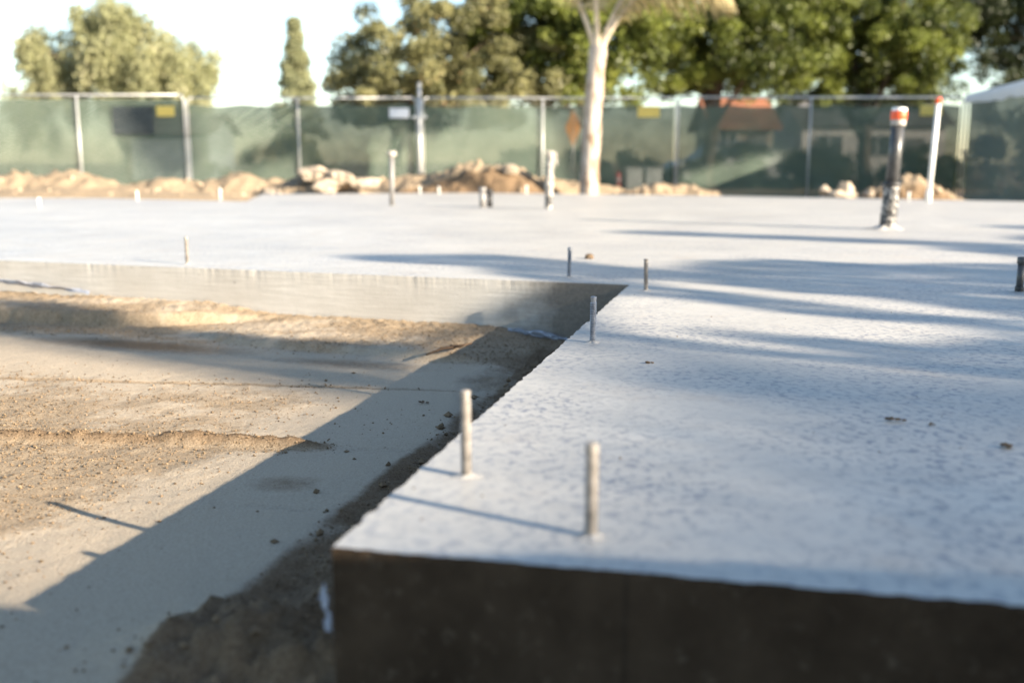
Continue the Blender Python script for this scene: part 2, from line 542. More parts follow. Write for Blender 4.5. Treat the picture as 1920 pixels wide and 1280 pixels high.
# below the slab the sheet dips out of the way
under = ((q_ < -.012) & (GX < D[0] + .2)) | ((s_ < -.012) & (((GX - C[0]) * fdir[1] - (GY - C[1]) * fdir[0]) < -.012) & (q_ > -1e9))
under = under & (GX > -12) & (GX < 13) & (GY < 16)
front = ((GX - C[0]) * fdir[1] - (GY - C[1]) * fdir[0])      # >0 in front of the front edge
inside = ((q_ < -.012) | ((s_ < -.012) & (front < -.012))) & (GY < 15.4) & (GX < 10) & (GX > -10)
GZ = np.where(inside, np.minimum(GZ, -.30), GZ)
ny_, nx_ = GX.shape
V = np.stack([GX.ravel(), GY.ravel(), GZ.ravel()], 1)
idx = np.arange(ny_ * nx_).reshape(ny_, nx_)
Fq = np.stack([idx[:-1, :-1].ravel(), idx[:-1, 1:].ravel(), idx[1:, 1:].ravel(), idx[1:, :-1].ravel()], 1)
me = np_mesh('ground', V, Fq, True)
colr = np.zeros((len(V), 4), np.float32); colr[:, 3] = 1
cm = coarse_mask(GX, GY)
far = sstep(5, 7, GY)
colr[:, 0] = np.clip(np.maximum(cm, far), 0, 1).ravel()
wob_ = fbm(t_ * 3, s_ * 3, 3, 21)
damp_shade = sstep(.315, .26, s_ + .035 * wob_) * sstep(2.5, 2.3, t_) * (.75 + .9 * fbm(GX * 8, GY * 8, 3, 61) + .25 * sstep(.5, -.2, t_))
damp_shade = np.maximum(damp_shade, sstep(1.05, .75, q_ + .25 * fbm(GX * 5, GY * 5, 3, 63)) * sstep(.52, .2, l_ + .3 * fbm(GX * 6, GY * 6, 3, 64)) * .55)
pad_shade = np.exp(-(((GX + .45) / .10) ** 2 + ((GY - 1.93) / .07) ** 2)) * .55  # dark blotches that put the pad's shade into the soil colour
pad_shade2 = np.exp(-(((l_ - 1.6) / .55) ** 2 + ((q_ - .62) / .13) ** 2)) * .75
pad_shade3 = np.exp(-(((l_ - .75) / .4) ** 2 + ((q_ - .68) / .10) ** 2)) * .55
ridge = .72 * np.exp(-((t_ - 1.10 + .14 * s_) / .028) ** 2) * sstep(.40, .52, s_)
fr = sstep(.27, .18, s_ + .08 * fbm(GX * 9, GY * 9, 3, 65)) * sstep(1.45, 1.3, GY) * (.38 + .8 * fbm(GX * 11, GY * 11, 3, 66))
damp_shade = np.maximum.reduce([damp_shade, pad_shade + 0 * damp_shade, pad_shade2, pad_shade3, fr, ridge])
colr[:, 1] = np.clip(damp_shade, 0, 1).ravel()
a = me.attributes.new('soil', 'FLOAT_COLOR', 'POINT'); a.data.foreach_set('color', colr.ravel())
g = mobj('ground', me, M['soil'])
tag(g, kind='structure')

# loose sand grains on the coarse patches (uncountable)
rng = np.random.RandomState(3)
def scatter_grains(n, region, zfun, smin, smax, weight):
    x = rng.uniform(region[0], region[1], n); y = rng.uniform(region[2], region[3], n)
    keep = rng.rand(n) < weight(x, y)
    x, y = x[keep], y[keep]
    z = zfun(x, y)
    sz = smin * (smax / smin) ** (rng.rand(len(x)) ** 2.6)
    oc = np.array([(1, 0, 0), (-1, 0, 0), (0, 1, 0), (0, -1, 0), (0, 0, 1), (0, 0, -1)], float)
    of = np.array([(0, 2, 4), (2, 1, 4), (1, 3, 4), (3, 0, 4), (2, 0, 5), (1, 2, 5), (3, 1, 5), (0, 3, 5)])
    ang = rng.rand(len(x)) * 6.28
    P = np.repeat(oc[None], len(x), 0) * rng.uniform(.6, 1.3, (len(x), 6, 1))
    P[:, :, 2] *= .7
    ca, sa = np.cos(ang)[:, None], np.sin(ang)[:, None]
    X = P[:, :, 0] * ca - P[:, :, 1] * sa; Y = P[:, :, 0] * sa + P[:, :, 1] * ca
    P = np.stack([X, Y, P[:, :, 2]], 2) * sz[:, None, None]
    P += np.stack([x, y, z + sz * .3], 1)[:, None, :]
    F = of[None] + (np.arange(len(x)) * 6)[:, None, None]
    return P.reshape(-1, 3), F.reshape(-1, 3)
def wgt(x, y):
    t, s = st_of(x, y); l, q = lq_of(x, y)
    w = coarse_mask(x, y) ** 1.5 * .55 * sstep(4.6, 3.0, y) + .03 * np.clip(fbm(x * 2.5, y * 2.5, 3, 81) * 3, 0, 1)
    w = np.maximum(w, .95 * np.exp(-((t - 1.10 + .14 * s) / .028) ** 2) * sstep(.40, .52, s))
    w = np.maximum(w, sstep(.30, .22, s) * .35)
    return np.where((s > .005) & (q > .005), w, 0)
Vg, Fg = scatter_grains(230000, (-2.3, .3, 1.15, 4.5), ground_z, .0010, .0046, wgt)
o = mobj('sand_grains', np_mesh('sand_grains', Vg, Fg), M['grain'])
tag(o, 'loose tan sand grains strewn over the levelled fill beside the slab', 'sand', kind='stuff')

def trench_w(x, y):
    t, s = st_of(x, y); l, q = lq_of(x, y)
    w = sstep(.33, .20, s) * (.25 + .75 * np.clip(.5 + 2 * fbm(x * 7, y * 7, 3, 83), 0, 1)) + .05 * np.clip(fbm(x * 3, y * 3, 3, 84) * 3, 0, 1) * sstep(.9, .5, s)
    w = np.maximum(w, .8 * np.exp(-(((x + .27) / .22) ** 2 + ((y - 1.1) / .16) ** 2)))
    fr_ = (x - C[0]) * fdir[1] - (y - C[1]) * fdir[0]
    return np.where(((s > .012) | (fr_ > .012)) & (q > .01), w, 0)
Vg, Fg = scatter_grains(5200, (-.75, .3, .9, 3.2), ground_z, .0022, .014, trench_w)
o = mobj('soil_crumbs', np_mesh('soil_crumbs', Vg, Fg), M['crumb'])
tag(o, 'dark brown soil crumbs along the foot of the slab edge', 'soil', kind='stuff')

# ---------------------------------------------------------------- slab
def rough_edge(p0, p1, step, amp, seed, n_out):
    L = np.linalg.norm(p1 - p0); n = max(2, int(L / step))
    k = np.linspace(0, 1, n + 1)
    chips = fbm(k * L * 48, k * 0 + seed, 4, seed) * amp * 2
    big = np.clip(fbm(k * L * 26, k * 0 + seed + 5, 3, seed + 2) - .16, 0, 1) * amp * 6
    off = chips - big
    off[0] = off[-1] = 0
    return [p0 + (p1 - p0) * t + n_out * o_ for t, o_ in zip(k, off)]

nf = np.array([fdir[1], -fdir[0]])                        # out of the front face
Wend = D + wdir * 10.2
Fend = C + fdir * 9.0
F1 = C + fdir * 1.5; W1 = D + wdir * 4.2
outline = []
outline += rough_edge(W1, D, .009, .0018, 2, nw)[:-1]
outline += rough_edge(D, C, .006, .0048, 3, nl)[:-1]
n_front = len(outline)
outline += rough_edge(C, F1, .004, .0050, 4, nf)
visible_n = len(outline)
outline += [Fend, np.array([9.6, 8.9]), np.array([5.75, 11.35]), np.array([2.9, 13.35]), np.array([-.5, 14.7]), np.array([-3.45, 14.2]),
            np.array([-2.95, 11.35]), np.array([-5.1, 12.5]), np.array([-9.2, 13.9]), Wend]
outline = [np.array(p) for p in outline]
nO = len(outline)
rows = [0.0, -.006, -.05, -.12, -.22, -.45]
V = []; F = []; mi = []
for r, z in enumerate(rows):
    for i, p in enumerate(outline):
        if r == 0 or i >= visible_n: q2 = p
        else:
            # below the arris the face follows the form board, slightly proud of the chipped edge
            q2 = p
        V.append((q2[0], q2[1], z))
# straighten the lower rows: form-board plane
def straight(i):
    p = outline[i]
    n0 = len(rough_edge(W1, D, .009, .0018, 2, nw)) - 1
    n1 = n0 + len(rough_edge(D, C, .006, .0048, 3, nl)) - 1
    if i >= visible_n: return p
    if i < n0: o0, nn = D, nw
    elif i < n1: o0, nn = C, nl
    else: o0, nn = C, nf
    return p - nn * np.dot(p - o0, nn)
ST = [straight(i) for i in range(nO)]
for r in range(1, len(rows)):
    w = [0, .45, .9, 1, 1, 1][r]
    for i in range(nO):
        p = outline[i] * (1 - w) + ST[i] * w
        wz = rows[r] + (0.003 * math.sin(i * 1.7) if r == 1 else 0)
        V[r * nO + i] = (p[0], p[1], wz)
F.append(tuple(range(nO))); mi.append(0)
for r in range(len(rows) - 1):
    for i in range(nO):
        j = (i + 1) % nO
        F.append((r * nO + i, (r + 1) * nO + i, (r + 1) * nO + j, r * nO + j))
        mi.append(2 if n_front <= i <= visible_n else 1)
me = bpy.data.meshes.new('concrete_slab')
me.from_pydata(V, [], F)
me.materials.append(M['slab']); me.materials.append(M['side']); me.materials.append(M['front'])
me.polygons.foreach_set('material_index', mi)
me.update()
if me.polygons[0].normal.z < 0:
    me.flip_normals()
slab = mobj('concrete_slab', me)
tag(slab, 'pale poured concrete foundation slab with chipped edges and a recessed corner', kind='structure')

# ---------------------------------------------------------------- anchor bolts
def bolt_mesh(r=.0082, h=.112, pitch=.0040, seg=18, depth=.0022):
    n = int((h - .004) / (pitch / 2))
    V = []; F = []
    for i in range(n + 1):
        for k in range(seg):
            a = 2 * math.pi * k / seg
            z = -.01 + i * pitch / 2 + pitch * k / seg
            rr = r - (depth if i % 2 else 0)
            z = min(z, h - .003)
            V.append((rr * math.cos(a), rr * math.sin(a), z))
    for i in range(n):
        for k in range(seg):
            j = (k + 1) % seg
            if j == 0:
                i2 = min(i + 2, n); 
            F.append((i * seg + k, i * seg + j, (i + 1) * seg + j, (i + 1) * seg + k))
    for rr, z in ((r * .92, h - .0022), (r * .72, h - .0006), (r * .4, h)):
        b = len(V)
        for k in range(seg):
            a = 2 * math.pi * k / seg
            V.append((rr * math.cos(a), rr * math.sin(a), z))
        for k in range(seg):
            j = (k + 1) % seg
            F.append((b - seg + k, b - seg + j, b + j, b + k))
    F.append(tuple(len(V) - seg + k for k in range(seg)))
    me = bpy.data.meshes.new('threaded_shaft')
    me.from_pydata(V, [], F); me.update()
    return me

def collar_mesh(seed, r=.0165, h=.0035):
    rn = random.Random(seed)
    seg = 22; V = []; F = []
    jit = [rn.uniform(.7, 1.35) for _ in range(seg)]
    prof = [(1.5, -.001), (1.0, .15), (.62, .55), (.47, 1.0), (.36, 1.1)]
    for p, (kr, kz) in enumerate(prof):
        for k in range(seg):
            a = 2 * math.pi * k / seg
            rr = r * kr * (1 + (jit[k] - 1) * (1.0 if p < 3 else .25))
            V.append((rr * math.cos(a), rr * math.sin(a), max(-.002, h * kz * (.7 + .5 * jit[(k * 3) % seg])) if p else -.002))
    for p in range(len(prof) - 1):
        for k in range(seg):
            j = (k + 1) % seg
            F.append((p * seg + k, p * seg + j, p * seg + seg + j, p * seg + seg + k))
    F.append(tuple((len(prof) - 1) * seg + k for k in range(seg)))
    me = bpy.data.meshes.new('cement_collar')
    me.from_pydata(V, [], F)
    me.polygons.foreach_set('use_smooth', [True] * len(F)); me.update()
    return me

BG = 'anchor bolts set in the slab'
bolts = [
    (.090, 1.103, .1125, 'dusty_galv', 2.0, 0, 'threaded anchor bolt nearest the camera, above the dark front face of the slab'),
    (-.062, 1.328, .120, 'dusty_galv', -1, 1.5, 'anchor bolt by the slab edge with a pale cement-smeared tip, left of the nearest bolt'),
    (.192, 2.375, .111, 'galv', 0, -.5, 'sharply focused galvanised anchor bolt with clear threads at the slab edge'),
    (.448, 3.368, .107, 'dusty_galv', 1.5, 0, 'pale anchor bolt just right of the inner corner of the slab'),
    (.213, 3.770, .113, 'galv', -1, 0, 'dark bluish anchor bolt in shade behind the recessed wall, near the inner corner'),
    (-1.374, 4.279, .116, 'dusty_galv', -1, 0, 'white sunlit anchor bolt standing alone on the left of the recessed wall'),
]
for i, (x, y, h, m_, lx, ly, lab) in enumerate(bolts):
    b = empty('anchor_bolt', (x, y, 0), i * 1.3)
    tag(b, lab, 'bolt', BG)
    o = mobj('threaded_shaft', bolt_mesh(h=h), M[m_], b); o.rotation_euler = (R(lx), R(ly), 0)
    mobj('cement_collar', collar_mesh(i + 3), M['collar'], b)

far_bolts = [(-4.61, 9.96, .09, 'small white bolt stub on the far left of the slab, leftmost of the row'),
             (-4.25, 11.6, .11, 'small white bolt stub in front of the left dirt heap, second from the left'),
             (-3.35, 11.75, .14, 'small white bolt stub where the sand spills over the slab, left of the pale rocks'),
             (-1.29, 14.35, .10, 'left one of two short white bolts before the shaded dirt hollow'),
             (-1.02, 14.3, .10, 'right one of two short white bolts before the shaded dirt hollow'),
             (.20, 14.1, .12, 'short white bolt left of the palm trunk on the far slab edge'),
             (4.50, 11.6, .10, 'short pale bolt beside the black vent pipe on the far slab edge')]
for i, (x, y, h, lab) in enumerate(far_bolts):
    b = empty('anchor_bolt', (x, y, 0))
    tag(b, lab, 'bolt', 'far bolts along the back of the slab')
    mb = MB().lathe([(.011, -.01), (.011, h - .006), (.0085, h)], seg=12)
    mb.build('threaded_shaft', M['pvc'], b)
    mobj('cement_collar', collar_mesh(i + 30, .03, .006), M['collar'], b)

# ---------------------------------------------------------------- pipes on the slab
p = empty('pipe_stub', (1.676, 3.326, 0)); tag(p, 'short black pipe stub at the right edge of the slab', 'pipe')
MB().lathe([(.0115, -.01), (.0115, .098)], seg=18).build('pipe', M['black_abs'], p)
MB().lathe([(.0135, .094), (.0145, .097), (.0145, .115), (.013, .1165), (.0098, .1165), (.0098, .10)], seg=18).build('cap', M['black_abs'], p)
MB().lathe([(.0145, -.005), (.0145, .018), (.0125, .021)], seg=18).build('collar', M['black_tape'], p)
mobj('cement_collar', collar_mesh(77, .026, .004), M['collar'], p)

# black vent pipe with orange band
v = empty('vent_pipe', (2.42, 6.56, 0)); v.rotation_euler = (0, R(2.2), 0)
tag(v, 'tall black vent pipe with an orange band and white cap, sleeve round its foot', 'pipe')
MB().lathe([(.040, .25), (.040, .70)], seg=28).build('pipe', M['black_abs'], v)
def lumpy(prof_z, r0, amp, seed, seg=26):
    rn = np.random.RandomState(seed); V = []; F = []
    for i, z in enumerate(prof_z):
        for k in range(seg):
            a_ = 2 * math.pi * k / seg
            r_ = r0 + amp * (fbm(np.array([k * .5]), np.array([z * 38.]), 3, seed)[0] * 2)
            V.append((r_ * math.cos(a_), r_ * math.sin(a_), z))
    n_ = len(prof_z)
    for i in range(n_ - 1):
        for k in range(seg):
            j = (k + 1) % seg
            F.append((i * seg + k, i * seg + j, i * seg + seg + j, i * seg + seg + k))
    F.append(tuple((n_ - 1) * seg + k for k in range(seg)))
    me_ = bpy.data.meshes.new('lump'); me_.from_pydata(V, [], F)
    me_.polygons.foreach_set('use_smooth', [True] * len(F)); me_.update()
    return me_
def sleeve_material():
    m, nt, b = new_mat('cement_spotted_wrap')
    co = objco(nt)
    f = noise(nt, co, 55, 4, .7)
    f2 = noise(nt, co, 14, 3, .6)
    k = math_n(nt, 'ADD', math_n(nt, 'MULTIPLY', f, .7), math_n(nt, 'MULTIPLY', f2, .3))
    nt.links.new(ramp(nt, k, [(.50, (.02, .02, .02)), (.58, (.50, .47, .43))]), b.inputs['Base Color'])
    b.inputs['Roughness'].default_value = .55
    nt.links.new(bump(nt, f, .7, .004), b.inputs['Normal'])
    return m
M['sleeve'] = sleeve_material()
mobj('sleeve', lumpy(np.linspace(-.01, .29, 22), .050, .006, 5), M['sleeve'], v)
MB().lathe([(.052, .275), (.056, .28), (.056, .298), (.044, .305)], seg=26).build('sleeve_rim', M['black_tape'], v)
MB().lathe([(.046, .655), (.0465, .66), (.0465, .69), (.043, .70)], seg=28).build('coupling', M['wrap'], v)
MB().lathe([(.0475, .690), (.049, .692), (.049, .742), (.0475, .744)], seg=28).build('orange_band', M['orange'], v)
MB().lathe([(.046, .741), (.0465, .744), (.0465, .758), (.044, .764), (.03, .766)], seg=28).build('cap', M['pvc'], v)
mobj('cement_collar', collar_mesh(78, .085, .03), M['collar'], v)

# white pvc pole with orange tip
w = empty('marker_pole', (4.60, 11.3, 0)); w.rotation_euler = (0, R(2.0), 0)
tag(w, 'slender white plastic pole with an orange tip by the fence corner', 'pole')
MB().lathe([(.026, .10), (.026, 1.08)], seg=18).build('pole', M['pvc'], w)
MB().lathe([(.032, -.01), (.032, .115), (.028, .125)], seg=18).build('coupling', M['pvc'], w)
MB().lathe([(.028, 1.055), (.028, 1.115), (.024, 1.122)], seg=18).build('orange_tip', M['orange'], w)

# thin capped pipe
c_ = empty('capped_pipe', (-1.21, 10.3, 0)); c_.rotation_euler = (0, R(.8), 0)
tag(c_, 'thin grey pipe with a wide pale cap, standing before the middle dirt heap', 'pipe')
MB().lathe([(.024, -.01), (.024, .50)], seg=16).build('pipe', M['copper'], c_)
MB().lathe([(.030, .485), (.046, .492), (.046, .525), (.040, .536), (.02, .54)], seg=18).build('cap', M['wrap'], c_)

# wrapped pipe
wp = empty('wrapped_pipe', (.34, 9.6, 0)); wp.rotation_euler = (0, R(2.2), 0)
tag(wp, 'crooked pipe in torn pale wrapping, left of the palm trunk', 'pipe')
mobj('pipe', lumpy(np.linspace(-.01, .46, 26), .034, .012, 9, 18), M['sleeve'], wp)
mobj('wrapping', lumpy(np.linspace(.12, .53, 22), .037, .016, 12, 18), M['wrap'], wp)
mb = MB()
for k, (ax_, zz) in enumerate(((.045, .49), (.05, .43), (-.03, .51))):
    mb.tube([(ax_ * .4, 0, zz), (ax_, -.02, zz + .02), (ax_ * 1.3, -.03, zz - .03)], [.02, .016, .006], 8)
mb.build('torn_wrap_end', M['wrap'], wp)

# pair of short stubs
for nm, x_, mt, r_, h_, lab in (('pipe_stub', -.285, 'copper', .030, .19, 'short grey pipe stub, left one of the joined pair in mid slab'),
                                ('pipe_stub', -.215, 'black_tape', .026, .17, 'short black pipe stub, right one of the joined pair in mid slab')):
    q = empty(nm, (x_, 9.9, 0)); tag(q, lab, 'pipe', 'pair of stubs in mid slab')
    MB().lathe([(r_, -.01), (r_, h_ - .03)], seg=18).build('pipe', M[mt], q)
    MB().lathe([(r_ + .002, h_ - .035), (r_ + .006, h_ - .03), (r_ + .006, h_), (r_ - .004, h_), (r_ - .004, h_ - .02)], seg=18).build('rim', M[mt], q)

# ---------------------------------------------------------------- rocks, clods, scraps
def rock_mesh(seed, r, squash=(1, 1, .7), sub=3, rough=.28):
    import bmesh
    bm = bmesh.new()
    bmesh.ops.create_icosphere(bm, subdivisions=sub, radius=1)
    rn = random.Random(seed); off = Vector((rn.random() * 50, rn.random() * 50, rn.random() * 50))
    from mathutils import noise as mn
    planes = [(Vector((rn.gauss(0, 1), rn.gauss(0, 1), rn.gauss(0, 1))).normalized(), rn.uniform(.55, .85)) for _ in range(9)]
    for v_ in bm.verts:
        d = v_.co.normalized(); k = 1 + rough * mn.fractal(d * 1.6 + off, .6, 2.1, 4)
        for n_, l_ in planes:
            c1 = d.dot(n_)
            if c1 > 1e-3: k = min(k, l_ / c1 + .06)
        v_.co = Vector((d.x * squash[0], d.y * squash[1], d.z * squash[2])) * (k * r)
    me_ = bpy.data.meshes.new('rock'); bm.to_mesh(me_); bm.free()
    return me_

def clod_mesh(seed, r, squash):
    rn_ = random.Random(seed)
    V = []; F = []
    for k in range(9):
        q_ = rock_mesh(seed * 31 + k, r * rn_.uniform(.22, .5), (1.1, 1, .55), 2, .6)
        ox = rn_.gauss(0, .34) * r * squash[0]; oy = rn_.gauss(0, .28) * r * squash[1]; oz = rn_.uniform(-.1, .9) * r * squash[2] * math.exp(-(ox / r) ** 2)
        b_ = len(V)
        V += [(v_.co.x + ox, v_.co.y + oy, v_.co.z + oz) for v_ in q_.vertices]
        F += [tuple(i + b_ for i in p_.vertices) for p_ in q_.polygons]
        bpy.data.meshes.remove(q_)
    me_ = bpy.data.meshes.new('dirt_clod'); me_.from_pydata(V, [], F); me_.update()
    return me_

def place_rock(name, x, y, z, r, mat, seed, lab, cat, group=None, squash=(1, 1, .7), sub=3):
    o_ = mobj(name, rock_mesh(seed, r, squash, sub, .42) if cat == 'rock' or squash[0] == 1 else clod_mesh(seed, r, squash), mat)
    o_.location = (x, y, z); o_.rotation_euler = (0, 0, seed * 1.7 if cat == 'rock' else .35 * math.sin(seed * 2.3))
    tag(o_, lab, cat, group)
    return o_

RG = 'pale rocks on the dirt heaps'
place_rock('rock', -2.98, 15.35, .26, .22, M['rock'], 1, 'largest pale boulder on the heap, left of the middle dirt pile', 'rock', RG)
place_rock('rock', -2.58, 15.25, .19, .24, M['rock'], 2, 'pale boulder leaning against the right side of the largest boulder', 'rock', RG)
place_rock('rock', -2.76, 15.0, .08, .18, M['rock'], 3, 'low pale rock in front of the two boulders', 'rock', RG)
place_rock('rock', -2.2, 15.2, .12, .2, M['rock'], 4, 'flat pale rock at the right end of the boulder group', 'rock', RG, (1.3, 1, .5))
place_rock('rock', -3.55, 15.2, -.03, .15, M['rock'], 5, 'small flat rock at the left foot of the boulder group', 'rock', RG, (1.4, 1, .5))
place_rock('rock', -.02, 15.55, .33, .13, M['rock'], 6, 'single pale rock on top of the middle dirt heap', 'rock', RG)
place_rock('rock', 4.18, 13.7, .06, .10, M['rock'], 7, 'left rock of the small pile between the right fence post and the vent pipe', 'rock', RG)
place_rock('rock', 4.42, 13.6, .09, .13, M['rock'], 8, 'right and biggest rock of the small pile left of the vent pipe', 'rock', RG)
place_rock('rock', 4.28, 13.4, .0, .16, M['rock'], 9, 'broad low rock at the base of the small pile', 'rock', RG, (1.4, 1, .6))
place_rock('rock', 4.75, 13.6, .02, .08, M['rock'], 10, 'little stray rock right of the small rock pile', 'rock', RG)

CG = 'crumbs of soil on the slab'
place_rock('dirt_clod', .625, 1.625, .004, .0125, M['clod'], 21, 'largest flat crumb of dark soil on the right of the slab', 'clod', CG, (1.5, .6, .34))
place_rock('dirt_clod',   .738, 1.468, .003, .010, M['clod'], 22, 'dark crumb of soil at the right frame edge of the slab', 'clod', CG, (1.5, .9, .3))
place_rock('dirt_clod', .292, 2.12, .002, .008, M['clod'], 23, 'tiny soil crumb on the slab just right of the sharp bolt', 'clod', CG, (1.4, .9, .45))
place_rock('dirt_clod', .345, 4.52, .008, .022, M['clod'], 24, 'round brown lump beside the dark bolt behind the recess', 'clod', CG, (1, 1, .85))
place_rock('dirt_clod', .682, 1.60, .002, .0055, M['clod'], 25, 'small soil crumb between the two larger crumbs on the slab', 'clod', CG, (1.5, .8, .4))
place_rock('dirt_clod', -.235, 2.60, -.200, .010, M['clod'], 26, 'small dark clod on the grey pad beyond the second bolt', 'clod', 'clods on the levelled fill', (1.5, .8, .5))
place_rock('dirt_clod', -.19, 3.22, -.163, .017, M['clod'], 27, 'dark clod on the sunlit sand before the recessed wall', 'clod', 'clods on the levelled fill', (1.2, .9, .6))
tw = MB()
tw.tube([(-.27, 3.13, -.172), (-.22, 3.17, -.160), (-.17, 3.20, -.158), (-.13, 3.24, -.155)], [.003, .005, .005, .002], 7)
tw.tube([(-.19, 3.19, -.158), (-.15, 3.17, -.150)], [.003, .0015], 6)
tag(tw.build('twig', M['twig']), 'forked dark twig lying on the sunlit sand before the recessed wall', 'twig')

# specks of grit over the slab (uncountable)
def slab_w(x, y):
    t, s = st_of(x, y); l, q = lq_of(x, y)
    fr_ = (x - C[0]) * fdir[1] - (y - C[1]) * fdir[0]
    ok = ((s < -.02) & (fr_ < -.02) & (q > 0)) | ((q < -.02))
    cl = np.clip(.18 + 2.4 * fbm(x * 3, y * 3, 3, 71), 0, 1)
    near = np.exp(-(((x - .70) / .14) ** 2 + ((y - 1.5) / .12) ** 2)) * 3
    return np.where(ok, np.clip(cl * .5 + near, 0, 1), 0)
Vg, Fg = scatter_grains(1700, (-.2, 2.2, .95, 4.0), lambda x, y: np.zeros_like(x), .0006, .0026, slab_w)
o = mobj('slab_grit', np_mesh('slab_grit', Vg, Fg), M['clod'])
tag(o, 'scattered dark grit specks on the slab top', 'grit', kind='stuff')

# torn vapour-barrier plastic
def crumple(name, path, width, seed, lab, wv):
    rn = random.Random(seed)
    n_ = 13; m_ = 5
    V = []; F = []
    pts = [Vector(q) for q in path]
    for i in range(n_):
        k = i / (n_ - 1) * (len(pts) - 1); j = min(int(k), len(pts) - 2)
        c0 = pts[j].lerp(pts[j + 1], k - j)
        wloc = width * (.35 + .65 * math.sin(math.pi * (i + .5) / n_)) * rn.uniform(.6, 1.2)
        for a_ in range(m_):
            f_ = a_ / (m_ - 1) - .5
            V.append(c0 + Vector(wv) * wloc * f_ + Vector((rn.uniform(-1, 1), rn.uniform(-1, 1), rn.uniform(-1, 1))) * width * .16)
    for i in range(n_ - 1):
        for a_ in range(m_ - 1):
            F.append((i * m_ + a_, i * m_ + a_ + 1, i * m_ + m_ + a_ + 1, i * m_ + m_ + a_))
    me_ = bpy.data.meshes.new(name); me_.from_pydata(V, [], F); me_.update()
    o_ = mobj(name, me_, M['plastic'])
    md = o_.modifiers.new('thickness', 'SOLIDIFY'); md.thickness = .0015
    tag(o_, lab, 'plastic', 'torn plastic sheeting round the slab')
    return o_
def wp_(l, q, z): 
    p_ = D + wdir * l + nw * q
    return (p_[0], p_[1], z)
crumple('plastic_sheet', [wp_(.22, .01, -.205), wp_(.34, .03, -.185), wp_(.44, .03, -.178)], .028, 1, 'strip of white plastic at the foot of the shaded inner corner', (0, -.5, .8))
crumple('plastic_sheet', [wp_(1.86, .02, -.155), wp_(2.0, .03, -.150), wp_(2.12, .02, -.158)], .030, 2, 'white plastic scrap in mid length of the sunlit recessed wall', (0, -.6, .7))
crumple('plastic_sheet', [wp_(2.32, .03, -.118), wp_(2.6, .04, -.098), wp_(2.82, .03, -.082)], .035, 3, 'white plastic strip at the left end of the recessed wall', (0, -.6, .7))
cc = C + nl * .006 - fdir * .004
crumple('plastic_sheet', [(cc[0], cc[1], -.045), (cc[0] - .002, cc[1], -.06), (cc[0] + .003, cc[1], -.085), (cc[0] + .002, cc[1] + .002, -.10)], .011, 4, 'shiny plastic scrap hanging down the near corner of the slab', (.8, -.5, 0))

# ---------------------------------------------------------------- dirt heaps
def heap(name, cx, cy, rx, ry, top, base, seed, lab, front_shade=0.0, cat='dirt heap', rot=0.0, mound_pow=1.6, lump=.16, clods=60, res=(90, 60), crest=None, rough=.8):
    u = np.linspace(-1, 1, res[0]); v_ = np.linspace(-1, 1, res[1])
    U, Vv = np.meshgrid(u, v_)
    rr = np.sqrt(U ** 2 + Vv ** 2)
    hgt = np.clip(1 - rr ** mound_pow, 0, 1)
    X = U * rx; Y = Vv * ry
    if crest is not None: hgt = hgt * crest(U)
    H_ = top - base
    lumps = fbm(X * 1.7, Y * 1.7, 4, seed) * .55 + fbm(X * 9, Y * 9, 4, seed + 4, .7) * .40
    Z = base + H_ * hgt * (1 + lumps * rough) + lump * lumps * np.clip(hgt * 3, 0, 1) - .06 * (rr > 1)
    ca, sa = math.cos(rot), math.sin(rot)
    P = np.stack([(cx + X * ca - Y * sa).ravel(), (cy + X * sa + Y * ca).ravel(), Z.ravel()], 1)
    P -= np.array([cx, cy, base])
    idx = np.arange(U.size).reshape(U.shape)
    F_ = np.stack([idx[:-1, :-1].ravel(), idx[:-1, 1:].ravel(), idx[1:, 1:].ravel(), idx[1:, :-1].ravel()], 1)
    keep = (rr.ravel()[F_] < 1.04).all(1)
    me_ = np_mesh('surface', P, F_[keep], True)
    cl = np.zeros((len(P), 4), np.float32); cl[:, 0] = 1; cl[:, 3] = 1
    cl[:, 1] = np.clip(front_shade * sstep(-.15, -.5, Vv + .35 * lumps) * sstep(1.0, .6, np.abs(U)), 0, 1).ravel()  # lower front darkened in colour to stand for a shaded hollow
    a_ = me_.attributes.new('soil', 'FLOAT_COLOR', 'POINT'); a_.data.foreach_set('color', cl.ravel())
    root = empty(name, (cx, cy, base))
    mobj('surface', me_, M['dirt'], root)
    if clods:
        rn = np.random.RandomState(seed)
        Vs = []; Fs = []; nb = 0
        proto = rock_mesh(seed, 1.0, (1, 1, .75), 2)
        pv = np.array([v__.co[:] for v__ in proto.vertices]); pf = np.array([p_.vertices[:] for p_ in proto.polygons])
        flat = np.where((rr.ravel() < .92))[0]
        for i_ in rn.choice(flat, clods):
            sc = .012 + .05 * rn.rand() ** 3.5
            an = rn.rand() * 6.28
            q_2 = pv * sc * rn.uniform(.7, 1.2, 3)
            q_2 = np.stack([q_2[:, 0] * math.cos(an) - q_2[:, 1] * math.sin(an), q_2[:, 0] * math.sin(an) + q_2[:, 1] * math.cos(an), q_2[:, 2]], 1)
            Vs.append(q_2 + P[i_]); Fs.append(pf + nb); nb += len(pv)
        o_ = mobj('clods', np_mesh('clods', np.concatenate(Vs), np.concatenate(Fs)), M['heap_clod'], root)
        o_['kind'] = 'stuff'
        bpy.data.meshes.remove(proto)
    tag(root, lab, cat, 'dirt heaps along the fence')
    return root
M['heap_clod'] = simple('heap_clod_dirt', (.40, .31, .215), .95, 0, .35, 14, .004, .1)

